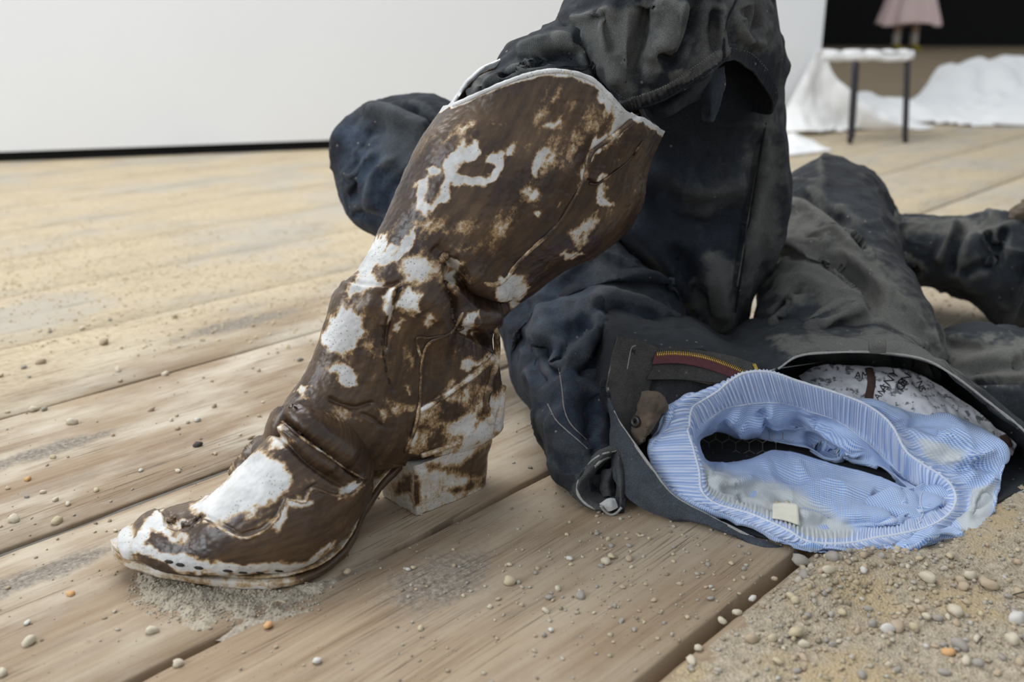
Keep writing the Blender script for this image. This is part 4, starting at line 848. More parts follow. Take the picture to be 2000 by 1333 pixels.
# stitched tack standing on the waistband edge
for q in ([(1181, 740), (1176, 755), (1180, 772)], [(1186, 768), (1190, 785), (1192, 800)]):
    P = [at(x, y, .917) for x, y in q]; cord('torn_loop', curve(P, 14), .0030, M_DENIM, tB, 8)
# front pocket: a cloth pouch with open mouth and frayed edge
RP = [[(1206, 872, .888), (1180, 878, .885), (1155, 900, .882), (1128, 935, .872), (1122, 965, .865), (1140, 990, .858), (1175, 1002, .85), (1212, 996, .85), (1216, 950, .862), (1212, 900, .878)],
      [(1206, 884, .884), (1184, 890, .88), (1163, 908, .876), (1140, 938, .868), (1134, 963, .861), (1150, 983, .855), (1178, 992, .85), (1206, 986, .852), (1208, 948, .862), (1206, 905, .875)],
      [(1204, 892, .90), (1188, 898, .90), (1172, 912, .90), (1160, 935, .895), (1160, 955, .89), (1170, 970, .885), (1186, 975, .88), (1200, 970, .88), (1204, 945, .885), (1204, 910, .895)],
      [(1200, 905, .93), (1190, 910, .93), (1180, 920, .93), (1175, 935, .93), (1176, 945, .925), (1182, 952, .92), (1190, 955, .92), (1198, 950, .92), (1200, 940, .925), (1200, 920, .93)]]
RPo = [tuple(np.array(p)+np.array([(p[0]-1180)*.10, (p[1]-935)*.05, .02])) for p in RP[0]]
V = rings(PX([RPo]+RP), 90, 160); S = Surf(V); S.wrinkle((60, 60, 60), .0022, 15, 3).floor(.001)
pk = grid('pocket', S.V, M_DENIM_G, tB, True, {'dust': np.full(S.x.shape, .3), 'blue': np.full(S.x.shape, .5)}, thick=.002, off=0)
TPk = bvh(S.V, stp=1)
hem_cord('pocket_edge', TPk, [(1204, 880), (1176, 888), (1150, 908), (1132, 936), (1128, 962), (1143, 984), (1172, 997), (1196, 996)], .0013, M_EDGE, pk, 70, .0005)
hem_cord('pocket_edge', TPk, [(1200, 890), (1178, 897), (1160, 912)], .0022, M_EDGE, pk, 30, .0005)
sheet('pocket_bag', [[(1176, 918, .885), (1190, 915, .88), (1204, 912, .882)], [(1172, 935, .882), (1190, 930, .875), (1203, 930, .88)], [(1170, 952, .88), (1186, 948, .872), (1202, 955, .878)], [(1180, 972, .872), (1190, 970, .866), (1202, 975, .87)]], M_DENIM_IN, pk, 30, 30, .002, .003, 60, 5)
M_WHITEF = plain('bleached_denim', (.48, .48, .47), .9, .4, 160)
fl, TFr, _ = sheet('frayed_tab', [[(1172, 985, .852), (1186, 978, .848), (1200, 975, .85)], [(1176, 992, .848), (1190, 986, .842), (1202, 982, .848)], [(1186, 1000, .845), (1196, 997, .841), (1206, 992, .846)]], M_WHITEF, tB, 24, 24, .002, .0015)
P = [at(x, y, .843) for x, y in ((1173, 988), (1180, 998), (1192, 1006), (1203, 1003), (1214, 992))]; cord('frayed_edge', curve(P, 24), .0013, M_EDGE, tB, 6)
sheet('under_flap', [[(1184, 975, .858), (1200, 972, .855), (1222, 975, .856)], [(1186, 992, .852), (1202, 990, .848), (1220, 990, .85)], [(1195, 1004, .85), (1205, 1004, .848), (1218, 1002, .85)]], M_DENIM_B, tB, 24, 24, .002, .002)
# printed pocket lining inside the waistband
M_PRINT = (lambda t: t.done(t.mix(t.math('MULTIPLY', t.range(t.noise(t.coord(), 95, 5, .65), .525, .59), .82), t.ramp(t.noise(t.coord(), 30, 4), [(.3, (.50, .50, .53)), (.7, (.68, .68, .71))]), (.05, .052, .06)), .85, t.bump(t.noise(t.coord(), 160, 4), .4, .001)))(NT('printed_pocket_lining'))
lin, TLn, _ = sheet('pocket_lining', [[(1560, 735, 1.02), (1600, 716, 1.02), (1660, 716, 1.02), (1740, 718, 1.02), (1800, 732, 1.015), (1860, 765, 1.0), (1920, 815, .98), (1985, 870, .96)],
    [(1580, 765, 1.0), (1610, 750, .995), (1665, 755, .99), (1740, 762, .985), (1800, 775, .98), (1860, 805, .972), (1915, 850, .96), (1975, 892, .945)],
    [(1600, 800, .985), (1640, 795, .975), (1690, 800, .965), (1750, 806, .965), (1810, 818, .96), (1860, 838, .955), (1905, 866, .945), (1955, 890, .94)],
    [(1600, 830, .99), (1640, 830, .98), (1690, 836, .975), (1750, 840, .97), (1810, 850, .97), (1860, 865, .965), (1905, 890, .955), (1950, 905, .95)]], M_PRINT, tB, 80, 160, .0012, .0028, 38, 21)
M_INK = plain('black_ink', (.018, .018, .02), .8)
M_BROWNBAND = plain('brown_stained_seam', (.060, .034, .024), .85, .5, 150)
def ink(text, x, y, h_px, ang):
    """lettering printed on the lining, laid onto its surface"""
    cu = bpy.data.curves.new('print', 'FONT'); cu.body = text; cu.size = 1; cu.resolution_u = 2
    tmp = bpy.data.objects.new('print', cu); me = bpy.data.meshes.new_from_object(tmp); bpy.data.objects.remove(tmp); bpy.data.curves.remove(cu)
    ca, sa = math.cos(ang), math.sin(ang); ok = True; vs = []
    for v in me.vertices:
        px = x+(v.co.x*ca+v.co.y*sa)*h_px*2.0; py = y+(v.co.x*sa-v.co.y*ca)*h_px*2.0
        h = hit(TLn, px, py)
        if not h: ok = False; break
        vs.append(h[0]+h[1]*.0011)
    if ok:
        for v, p in zip(me.vertices, vs): v.co = p
        me.materials.append(M_INK); link('printed_text', me, lin)
    else: bpy.data.meshes.remove(me)
for a in (('AMT', 1668, 741, 10, .05), ('ANY', 1726, 770, 12, -.9), ('ON', 1760, 768, 12, -1.0), ('JEANS', 1706, 795, 9, -.9), ('NS', 1788, 748, 9, 1.2), ('LOS', 1803, 736, 10, 1.1), ('OS', 1812, 735, 11, 1.1), ('Re', 1819, 742, 11, 1.1), ('ON R', 1830, 745, 8, 1.0), ('XMX', 1832, 758, 8, 1.4), ('HIGH', 1900, 772, 13, .75), ('AS', 1925, 800, 14, .75), ('17', 1915, 782, 13, .75), ('A', 1940, 818, 12, .75), ('B', 1765, 760, 13, -1.0)): ink(*a)
P, N_ = on(TLn, [(1697, 722), (1702, 745), (1698, 770), (1692, 795), (1690, 820)], 30, .001); cord('lining_seam', P, .0042, M_BROWNBAND, lin, 8, flat=.35, N=N_)
P, N_ = on(TLn, [(1958, 852), (1965, 862), (1968, 874)], 16, .001)
if len(P) > 4: cord('lining_seam', P, .005, M_BROWNBAND, lin, 8, flat=.4, N=N_)
P, N_ = on(TLn, [(1838, 738), (1860, 752), (1888, 768)], 20, .002)
if len(P) > 4: cord('lining_label', P, .006, plain('white_label', (.62, .62, .63), .85), lin, 8, flat=.12, N=N_)
# ================================================================== SHORTS inside the waist
def shorts_material():
    t = NT('blue_check_cotton'); co = t.coord('Object'); uv = t.coord('UV'); U, Vv = t.sep(uv)[:2]; du = t.attr('dust'); band = t.attr('band')
    k = 2*math.pi/.0019
    a = t.math('SINE', t.math('MULTIPLY', U, k)); b = t.math('SINE', t.math('MULTIPLY', Vv, k))
    chk = t.math('MULTIPLY_ADD', t.math('ADD', a, b), .25, .5)
    n0 = t.noise(co, 16, 4, .6); n1 = t.noise(co, 70, 5, .6)
    blue = t.ramp(n0, [(.3, (.105, .235, .56)), (.55, (.17, .32, .66)), (.75, (.33, .47, .74))])
    c = t.mix(t.math('MULTIPLY', t.range(chk, .18, .75), .80), blue, (.70, .76, .86))
    st = t.math('SINE', t.math('MULTIPLY', U, 2*math.pi/.0034))
    bc = t.mix(t.range(t.math('ADD', st, t.math('MULTIPLY', n1, .8)), -.3, 1.0), (.34, .46, .73), (.63, .70, .86))
    c = t.mix(band, c, bc)
    f = t.math('ADD', du, t.math('MULTIPLY', t.math('SUBTRACT', n0, .5), .9)); f = t.math('ADD', f, t.math('MULTIPLY', t.math('SUBTRACT', n1, .5), .4))
    c = t.mix(t.math('MULTIPLY', t.range(f, .25, .75), .72), c, (.60, .60, .53))
    h = t.math('ADD', t.math('MULTIPLY', n1, .5), t.math('MULTIPLY', chk, .12))
    t.done(c, .85, t.bump(h, .45, .0012), Specular_IOR_Level=.2, Sheen_Weight=.15)
    tr = t.new('ShaderNodeBsdfTranslucent'); t.set(tr.inputs[0], c); mx = t.new('ShaderNodeMixShader'); mx.inputs[0].default_value = .10
    t.t.links.new(t.b.outputs[0], mx.inputs[1]); t.t.links.new(tr.outputs[0], mx.inputs[2]); t.t.links.new(mx.outputs[0], t.n['Material Output'].inputs[0])
    return t.m
M_SHORTS = shorts_material()
M_OVERLOCK = plain('pale_overlock_edge', (.60, .64, .72), .9, .35, 500)
RB0 = [(1344, 835, .905), (1350, 800, .912), (1375, 782, .918), (1402, 764, .922), (1425, 745, .925), (1455, 729, .928), (1500, 727, .93), (1560, 745, .932), (1640, 770, .932), (1695, 793, .928), (1738, 828, .918), (1768, 880, .90), (1800, 906, .89), (1848, 938, .875), (1866, 970, .86), (1855, 1002, .825), (1800, 1034, .798), (1705, 1055, .782), (1640, 1062, .775), (1580, 1058, .775), (1540, 1040, .785), (1470, 1006, .81), (1400, 985, .83), (1370, 960, .85), (1365, 920, .868), (1355, 878, .885)]
RO1 = [(1300, 842, .90), (1315, 802, .905), (1336, 780, .915), (1375, 764, .93), (1420, 752, .945), (1455, 745, .953), (1500, 745, .958), (1560, 765, .96), (1640, 790, .958), (1705, 815, .948), (1765, 850, .93), (1800, 890, .91), (1830, 912, .90), (1870, 940, .885), (1888, 968, .87), (1885, 1005, .835), (1840, 1045, .80), (1730, 1066, .778), (1640, 1072, .772), (1570, 1066, .775), (1520, 1046, .787), (1445, 1012, .812), (1370, 985, .835), (1312, 955, .857), (1283, 920, .872), (1275, 880, .887)]
RO2 = [(1288, 850, .91), (1302, 815, .915), (1335, 800, .94), (1380, 790, .955), (1430, 785, .962), (1480, 780, .968), (1540, 780, .972), (1620, 785, .972), (1720, 798, .965), (1800, 806, .958), (1870, 828, .945), (1930, 857, .928), (1958, 890, .912), (1966, 915, .90), (1950, 960, .88), (1935, 1000, .85), (1880, 1047, .808), (1760, 1070, .782), (1640, 1076, .776), (1560, 1066, .782), (1510, 1050, .80), (1440, 1015, .825), (1370, 985, .85), (1310, 955, .875), (1285, 920, .89), (1278, 885, .90)]
RI1 = [(1352, 860, .915), (1366, 835, .922), (1395, 815, .93), (1420, 800, .935), (1445, 795, .938), (1475, 792, .942), (1520, 790, .946), (1575, 805, .95), (1640, 830, .948), (1690, 862, .942), (1735, 905, .93), (1765, 935, .915), (1800, 955, .90), (1828, 958, .885), (1842, 972, .87), (1835, 990, .845), (1790, 1012, .822), (1705, 1030, .805), (1640, 1036, .798), (1580, 1030, .80), (1540, 1015, .808), (1475, 985, .828), (1415, 965, .848), (1382, 948, .862), (1372, 920, .878), (1362, 888, .895)]
RI2 = [(1362, 860, .94), (1378, 848, .95), (1405, 842, .958), (1435, 842, .962), (1465, 848, .966), (1500, 850, .97), (1545, 852, .974), (1600, 868, .975), (1650, 888, .972), (1695, 905, .962), (1735, 922, .95), (1765, 937, .935), (1790, 947, .925), (1812, 957, .91), (1825, 970, .90), (1810, 985, .88), (1770, 1000, .862), (1700, 1008, .85), (1640, 1005, .845), (1580, 990, .848), (1540, 975, .855), (1480, 950, .87), (1430, 935, .882), (1395, 925, .892), (1380, 912, .905), (1368, 888, .925)]
RI3 = [(1366, 866, .99), (1374, 843, .99), (1400, 840, 1.0), (1435, 846, 1.01), (1462, 850, 1.01), (1490, 860, 1.01), (1535, 868, 1.01), (1590, 878, 1.01), (1640, 888, 1.01), (1685, 900, 1.0), (1720, 912, .99), (1745, 926, .98), (1762, 942, .97), (1770, 950, .965), (1768, 958, .96), (1748, 945, .96), (1720, 934, .97), (1685, 922, .98), (1640, 910, 1.0), (1590, 896, 1.01), (1545, 884, 1.02), (1508, 882, 1.01), (1475, 896, .97), (1430, 904, .95), (1388, 904, .95), (1369, 888, .97)]
def px2(R, zm=.004):
    o = []
    for p in R:
        q = at(*p); o.append(q if q[2] > zm else gnd(p[0], p[1], zm))
    return o
O3 = px2(RO2); c_ = np.mean(O3, 0); O3 = [c_+(p-c_)*np.array([.92, 1, .75])+np.array([0, .08, 0]) for p in O3]
for p in O3: p[2] = max(p[2], .008)
I4 = px2(RI3, .016); c_ = np.mean(I4, 0); I4 = [c_+(p-c_)*np.array([1.08, 1, 1.15])+np.array([0, .045, -.012]) for p in I4]
for p in I4: p[2] = max(p[2], .016)
NRB, NCB = 330, 620
tp = np.concatenate([np.linspace(0, 2, 90, endpoint=False), np.linspace(2, 4, 110, endpoint=False), np.linspace(4, 6, 130)])
V = rings([O3, px2(RO2), px2(RO1), px2(RB0), px2(RI1, .009), px2(RI2, .013), px2(RI3, .016)], NRB, NCB, tp)
S = Surf(V); S.N = gnormals(S.V); S.f = np.ones(S.x.shape)
row = tp[:, None]+0*S.x; inner = sm(3.0, 3.4, row); bandm = sm(1.75, 2.05, row)*sm(4.05, 3.8, row)
cw = sm(3.8, 4.3, row)+sm(2.1, 1.7, row)
S.push(cw*.0095*fbm(S.V*np.array([19, 19, 19]), 101, 2)*sm(6.2, 5.3, row)).re(); S.f = np.ones(S.x.shape)
rg = 1-abs(noise(S.V*np.array([36, 22, 44]), 103))*2; S.push(cw*.0042*np.clip(rg, -.2, 1)*sm(6.2, 5.4, row)).re()
rg = 1-abs(noise(S.V*np.array([95, 70, 120]), 104))*2; S.push(cw*.0005*np.clip(rg, 0, 1))
m_in = (row > 3.6)
for poly, w_, a_, lay in [([(1480, 800), (1500, 830), (1498, 860)], 10, .011, 1), ([(1420, 810), (1450, 835), (1440, 850)], 12, -.008, 1), ([(1560, 800), (1620, 850), (1700, 900)], 11, -.010, 1), ([(1540, 820), (1600, 870), (1660, 900)], 10, .010, 1), ([(1400, 950), (1450, 955), (1490, 960)], 9, .009, 1), ([(1380, 935), (1430, 945), (1480, 935)], 8, -.006, 1), ([(1440, 965), (1450, 985), (1460, 1000)], 6, .007, 1), ([(1500, 975), (1560, 985), (1640, 1010)], 8, .008, 1), ([(1500, 990), (1560, 1005), (1620, 1020)], 8, -.005, 1), ([(1700, 960), (1740, 985), (1760, 1010)], 9, .008, 1), ([(1760, 970), (1770, 1000)], 8, -.008, 1), ([(1640, 1020), (1700, 1015), (1760, 1018)], 7, .006, 1),
                            ([(1740, 830), (1790, 835), (1850, 850)], 10, -.006, 0), ([(1750, 850), (1820, 845), (1900, 870)], 10, .005, 0), ([(1830, 905), (1880, 900), (1950, 880)], 9, .007, 0), ([(1860, 930), (1900, 910), (1950, 920)], 8, -.006, 0), ([(1890, 990), (1920, 960), (1950, 930)], 9, .007, 0), ([(1880, 1020), (1910, 990), (1935, 960)], 8, -.006, 0)]:
    d, t = pdist(S.x, S.y, smooth_px(poly, 20)); e = sm(0, .2, t)*sm(0, .2, 1-t)
    S.push(a_*(-1 if lay else 1)*np.exp(-(d/w_)**2)*e*(sm(3.7, 4.1, row)*sm(6.4, 5.8, row) if lay else sm(2.0, 1.7, row))).re(); S.f = np.ones(S.x.shape)
# elastic gathers
u = np.arange(NCB)[None, :]/NCB; al = np.concatenate([[0], np.cumsum(np.linalg.norm(np.diff(V[200], axis=0), axis=1))])[None, :]
S.push(bandm*sm(.0, .25, abs(row-3))*.0011*np.sin(al*2*math.pi/.0042+2.2*noise(np.stack([al*90+0*row, row*1.2, 0*row], -1), 7)))
S.push(bandm*.0016*noise(np.stack([al*35+0*row, 0*row, 0*row], -1), 9))
S.V[..., 2] = np.maximum(S.V[..., 2], np.where(row > 3.4, .0055, .0042)); S.re()
x_, y_ = S.x, S.y
dust = np.maximum.reduce([sm(60, -10, sdf(x_, y_, [(1375, 930), (1440, 950), (1560, 985), (1640, 1040), (1600, 1062), (1480, 1020), (1390, 985)]))*sm(3.2, 3.6, row)*.85, sm(25, -20, sdf(x_, y_, [(1740, 850), (1800, 855), (1890, 880), (1860, 915), (1800, 905), (1770, 880)]))*sm(2.1, 1.8, row)*.8, sm(18, -10, sdf(x_, y_, [(1560, 760), (1700, 800), (1640, 800)]))*0, sm(20, -8, sdf(x_, y_, [(1900, 960), (1940, 950), (1930, 1010), (1890, 1040), (1870, 1010)]))*sm(2.1, 1.8, row)*.75])
shorts = thing('boxer_shorts', tuple(gnd(1600, 1062)), 'blue checked boxer shorts with elastic waistband stuffed inside the black trousers', 'shorts')
so = grid('cloth', S.V, M_SHORTS, shorts, True, {'dust': dust, 'band': bandm}, thick=.0009, off=0); so['label'] = 'blue and white checked cotton'
TSH = bvh(S.V, stp=1)
k0 = int(np.argmin(abs(tp-3.0)))
P = S.V[k0, ::3]; cord('waistband_edge', np.concatenate([P, P[:1]]), .0014*(1+.25*fbm(np.concatenate([P, P[:1]])*250, 3, 2)), M_OVERLOCK, so, 6)
k1 = int(np.argmin(abs(tp-3.95))); P = S.V[k1, 40:330:3]; cord('waistband_seam', P+nrm(CAM-P)*.0009, .0006, M_OVERLOCK, so, 5)
M_TAG = plain('cream_label', (.72, .69, .58), .85, .12, 120)
def tagsheet(name, q, mat, par, lift):
    R = []; C4 = []
    for p in q:
        h = hit(TSH, *p); C4.append(h[0]+h[1]*lift if h else at(*p, .81))
    for v in np.linspace(0, 1, 10):
        r = []
        for u_ in np.linspace(0, 1, 10):
            p = (np.array(q[0])*(1-u_)+np.array(q[1])*u_)*(1-v)+(np.array(q[3])*(1-u_)+np.array(q[2])*u_)*v
            r.append(((C4[0]*(1-u_)+C4[1]*u_)*(1-v)+(C4[3]*(1-u_)+C4[2]*u_)*v)+np.array([0, 0, .0012*math.sin(u_*3.1)]))
        R.append(r)
    V = np.array(R)
    for _ in range(3): V[1:-1, 1:-1] = (V[:-2, 1:-1]+V[2:, 1:-1]+V[1:-1, :-2]+V[1:-1, 2:])/4
    return grid(name, V, mat, par, False, thick=.0012, off=0)
tagsheet('care_label', [(1513, 990), (1557, 994), (1553, 1030), (1512, 1020)], M_TAG, so, .004)
# loose thread
P, N_ = on(TSH, [(1800, 965), (1798, 985), (1802, 1005), (1794, 1025)], 20, .001)
if len(P) > 4: cord('loose_thread', P, .0005, M_OVERLOCK, so, 5)
# chicken wire inside
M_WIRE = plain('dull_wire', (.20, .19, .175), .5, .3, 100, Metallic=.3)
wm = thing('chicken_wire', tuple(at(1410, 905, 1.06)), 'dark hexagonal chicken wire in the hollow inside the blue shorts', 'wire mesh')
vs = []; fs = []
def wire(a, b, r=.00035):
    a = np.array(a); b = np.array(b); T = nrm(b-a); s_ = nrm(np.cross(T, [0, 1, .3])); u_ = np.cross(s_, T); k = len(vs)
    for p in (a, b):
        for q in range(4): vs.append(p+r*(s_*math.cos(q*1.571)+u_*math.sin(q*1.571)))
    for q in range(4): fs.append((k+q, k+(q+1) % 4, k+4+(q+1) % 4, k+4+q))
hx = 15
for i in range(-1, 8):
    for j in range(-1, 6):
        cx = 1345+i*hx*1.75+(j % 2)*hx*.875; cy = 828+j*hx*1.5
        pts = [(cx+hx*math.cos(math.pi/6+k*math.pi/3), cy+hx*math.sin(math.pi/6+k*math.pi/3)) for k in range(6)]
        W3 = [at(a, b, 0.985+.010*math.sin(a*.02+b*.05)) for a, b in pts]
        for k in range(3): wire(W3[k], W3[k+1])
link('hexagonal_netting', new_mesh('hexagonal_netting', vs, fs, M_WIRE, False), wm)

# ------------------------------------------------ third trousers piece and boot at the right edge
tC = thing('denim_trousers', tuple(gnd(1950, 800)), 'dusty grey denim leg lying flat beyond the gaping waist, cut by the right edge', 'trousers')
rows = [((1800, 690, 1.20), (1800, 740, 1.15), .03), ((1830, 668, 1.22), (1850, 800, 1.10), .045), ((1900, 664, 1.22), (1930, 850, 1.06), .055), ((1980, 668, 1.21), (2010, 880, 1.05), .058), ((2080, 676, 1.2), (2110, 900, 1.04), .06), ((2200, 690, 1.2), (2230, 930, 1.03), .06)]
S = Surf(sections(sec(rows), 220, 160, 2.2)); S.wrinkle((13, 13, 13), .008, 111, 3).re().creases((20, 24, 30), .007, 211)
for f in [([(1830, 660), (1880, 662), (1930, 675)], 8, .007), ([(1840, 672), (1900, 680), (1960, 676)], 7, -.006), ([(1860, 720), (1920, 700), (2000, 690)], 10, .006), ([(1880, 735), (1940, 720), (2010, 715)], 9, -.006), ([(1890, 748), (1950, 745), (2010, 746)], 4, -.006), ([(1890, 740), (1950, 737), (2010, 738)], 5, .004)]: S.fold(*f).re()
S.floor().re()
dust = S.paint([([(1820, 660), (2010, 665), (2010, 742), (1890, 742)], 14, .85)], warp=10)
grid('leg', S.V, M_DENIM_G, tC, True, {'dust': dust, 'blue': dust*0+.4}, cap0=True, cap1=True)
M_DARKBOOT = plain('dark_brown_leather', (.018, .011, .008), .5, .5, 40)
M_CRUST = plain('crusty_brown_lining', (.11, .085, .06), .95, .6, 90)
b2 = thing('ankle_boot', tuple(gnd(2010, 650)), 'dark brown boot at the right edge on the far trouser leg', 'boot')
rows = [((1992, 440, 1.46), (1968, 628, 1.405), .060), ((2002, 436, 1.455), (1978, 650, 1.405), .064), ((2040, 440, 1.45), (2015, 655, 1.40), .064), ((2090, 470, 1.44), (2060, 660, 1.395), .06), ((2130, 540, 1.43), (2120, 662, 1.39), .045), ((2180, 590, 1.42), (2170, 664, 1.388), .035), ((2215, 625, 1.41), (2210, 662, 1.388), .015)]
S = Surf(sections(sec(rows), 90, 90, 2.2)).wrinkle((30, 30, 30), .003, 5).floor(); grid('upper', S.V, M_DARKBOOT, b2, True, cap0=True, cap1=True)
rows = [((1975, 432, 1.47), (1985, 470, 1.45), .03), ((1985, 408, 1.475), (1995, 462, 1.45), .05), ((2010, 392, 1.475), (2015, 470, 1.45), .055), ((2050, 396, 1.47), (2050, 480, 1.45), .05), ((2080, 420, 1.46), (2075, 490, 1.44), .03)]
S = Surf(sections(sec(rows), 80, 80, 2.1)).wrinkle((60, 60, 60), .006, 15).wrinkle((180, 180, 180), .003, 17); grid('collar', S.V, M_CRUST, b2, True, cap0=True, cap1=True)['label'] = 'crusty brown collar'
# ================================================================== SAND, GRAVEL, PEBBLES
def sand_material(name, cols, sc=160, bs=.9):
    t = NT(name); co = t.coord('Object'); n = t.noise(co, sc, 5, .7); n0 = t.noise(co, 9, 4, .6)
    c = t.ramp(n, [(.32, cols[0]), (.5, cols[1]), (.68, cols[2])]); c = t.mix(t.range(n0, .48, .62), c, cols[3])
    v = t.voro(co, 420.0)
    return t.done(c, .95, t.bump(t.math('ADD', t.math('MULTIPLY', n, .6), t.math('MULTIPLY', v, .7)), bs, .0025), Specular_IOR_Level=.15)
M_SAND = sand_material('pale_sand', [(.27, .225, .165), (.41, .345, .255), (.53, .455, .345), (.46, .36, .22)])
M_DUST = sand_material('plaster_dust', [(.29, .25, .195), (.38, .33, .26), (.46, .405, .32), (.40, .35, .27)], 260, .45)
random.seed(11); rng = np.random.default_rng(5)
UC = [(1060, 780), (1090, 940), (1130, 990), (1280, 1000), (1400, 1015), (1520, 1050), (1620, 1068), (1760, 1062), (1860, 1040), (2010, 940), (2100, 600), (1000, 500)]
def sandh(x, y):
    t, q = tq(x, y); P = np.stack([x, y, 0*x], -1)
    e = q+.3205+.0022*fbm(np.stack([t*19, 0*t, 0*t+2], -1), 31, 3)
    px, py = proj(np.stack([x, y, 0*x], -1))
    base = .0045*sm(.0, .035, e)-.046*sm(.001, -.003, e)
    heap = .010*np.exp(-(((px-1640)/150)**2+((py-1120)/45)**2))+.007*np.exp(-(((px-1560)/90)**2+((py-1170)/40)**2))+.008*np.exp(-(((px-1900)/160)**2+((py-1050)/50)**2))
    heap = heap*sm(-2, 45, sdf(px, py, UC))
    um = sm(-16, 8, sdf(px, py, UC))
    return (um-1)*.004+um*base*(.75+.5*fbm(P*14, 33, 2))+heap*sm(0, .03, e)+.0011*fbm(P*70, 35, 3)*sm(-.005, .01, e)+.0006*fbm(P*260, 37, 2)*sm(-.005, .01, e)
tt, qq = np.meshgrid(np.linspace(.42, 1.55, 560), np.linspace(-.345, .28, 330), indexing='ij'); X, Y = xy(tt, qq)
Z = sandh(X, Y); sand = grid('sand', np.stack([X, Y, Z], -1), M_SAND, None, False)
tag(sand, 'pale yellow sand and grit heaped on the boards in the right foreground', 'sand', kind='stuff')
if sand.data.polygons[1000].normal.z < 0: sand.data.flip_normals()
# small mound of plaster dust under the toe
def dusth(x, y):
    px, py = proj(np.stack([x, y, 0*x], -1)); P = np.stack([x, y, 0*x], -1)
    d = sdf(px, py, [(285, 1120), (400, 1150), (560, 1150), (640, 1140), (610, 1175), (500, 1205), (370, 1215), (290, 1190), (270, 1160)])
    return .006*sm(26, -26, d)*np.exp(-(((px-400)/170)**2+((py-1140)/45)**2))+.0019*sm(30, -40, d)+.0022*fbm(P*75, 5, 4)*sm(40, 0, d)+.0004*fbm(P*240, 41, 2)-.0011-.003*sm(10, 40, d)
a, b = gnd(450, 1160)[:2]; X, Y = np.meshgrid(np.linspace(a-.13, a+.13, 260), np.linspace(b-.06, b+.06, 150), indexing='ij')
du = grid('plaster_dust', np.stack([X, Y, dusth(X, Y)], -1), M_DUST, None, False); tag(du, 'grey plaster dust gathered under the pointed boot toe', 'dust', kind='stuff')
if du.data.polygons[500].normal.z < 0: du.data.flip_normals()
# stones
def stone_material(name, spread):
    t = NT(name); r = t.new('ShaderNodeObjectInfo').outputs['Random'] if spread == 'object' else t.attr('tone')
    c = t.ramp(r, [(0, (.22, .185, .145)), (.2, (.36, .295, .205)), (.42, (.48, .395, .265)), (.6, (.42, .375, .31)), (.75, (.52, .47, .385)), (.9, (.33, .31, .285)), (1, (.60, .57, .52))])
    n = t.noise(t.coord('Generated' if spread == 'object' else 'Object'), 6 if spread == 'object' else 500, 4)
    c = t.mix(t.math('MULTIPLY', n, .35), c, (.30, .24, .17))
    return t.done(c, .85, t.bump(n, .3, .0006), Specular_IOR_Level=.25)
M_STONE = stone_material('pebble_stone', 'object'); M_GRIT = stone_material('grit_stone', 'grain')
import bmesh
M_YGRIT = plain('yellow_grit', (.60, .50, .34), .9, .3, 30)
def ico(sub):
    bm = bmesh.new(); bmesh.ops.create_icosphere(bm, subdivisions=sub, radius=1); v = np.array([q.co[:] for q in bm.verts]); f = [[w.index for w in p.verts] for p in bm.faces]; bm.free(); return v, np.array(f)
iv, if_ = ico(1)
def grit(name, pts, size, label, mat=M_GRIT):
    n = len(pts); s = size[:, None, None]*(.65+.7*rng.random((n, 1, 3)))*np.array([1, 1, .75]); j = 1+.28*rng.standard_normal((n, 12, 1)).clip(-1, 1)
    a = rng.random(n)*6.28; ca, sa = np.cos(a), np.sin(a); v = iv[None]*j*s
    v = np.stack([v[..., 0]*ca[:, None]-v[..., 1]*sa[:, None], v[..., 0]*sa[:, None]+v[..., 1]*ca[:, None], v[..., 2]], -1)+pts[:, None]
    v[..., 2] += size[:, None]*.35
    me = bpy.data.meshes.new(name); nv = n*12; nf = n*20
    me.vertices.add(nv); me.vertices.foreach_set('co', v.ravel()); fi = (if_[None]+(np.arange(n)*12)[:, None, None]).ravel()
    me.loops.add(nf*3); me.polygons.add(nf); me.loops.foreach_set('vertex_index', fi.astype(np.int32)); me.polygons.foreach_set('loop_start', np.arange(nf, dtype=np.int32)*3)
    me.polygons.foreach_set('use_smooth', np.ones(nf, bool)); me.update(calc_edges=True)
    at_ = me.attributes.new('tone', 'FLOAT', 'POINT'); at_.data.foreach_set('value', np.repeat(rng.random(n), 12).astype(np.float32))
    me.materials.append(mat); me.validate(); o = link(name, me); tag(o, label, 'gravel', kind='stuff'); return o
def under_cloth(px, py): return sdf(np.asarray(px, float), np.asarray(py, float), [(1060, 780), (1090, 940), (1130, 990), (1280, 1000), (1400, 1015), (1520, 1050), (1620, 1068), (1760, 1062), (1860, 1040), (2010, 940), (2100, 600), (1000, 500)]) < -4
# heap grit
n = 26000; t_ = rng.uniform(.44, 1.35, n); q_ = rng.uniform(-.325, .27, n); x_, y_ = xy(t_, q_); z_ = sandh(x_, y_); px, py = proj(np.stack([x_, y_, z_], -1))
dens = .25+.75*np.exp(-(((px-1640)/330)**2+((py-1150)/90)**2)); keep = (rng.random(n) < dens) & (z_ > .0005) & ~under_cloth(px, py) & (px > -50) & (px < 2080) & (py < 1370)
size = (.0007+.0019*rng.random(n)**3.0)*(1+.55*np.exp(-(((px-1640)/200)**2+((py-1110)/45)**2)))
grit('gravel', np.stack([x_, y_, z_], -1)[keep], size[keep], 'fine sandy gravel heaped below the trouser waist')
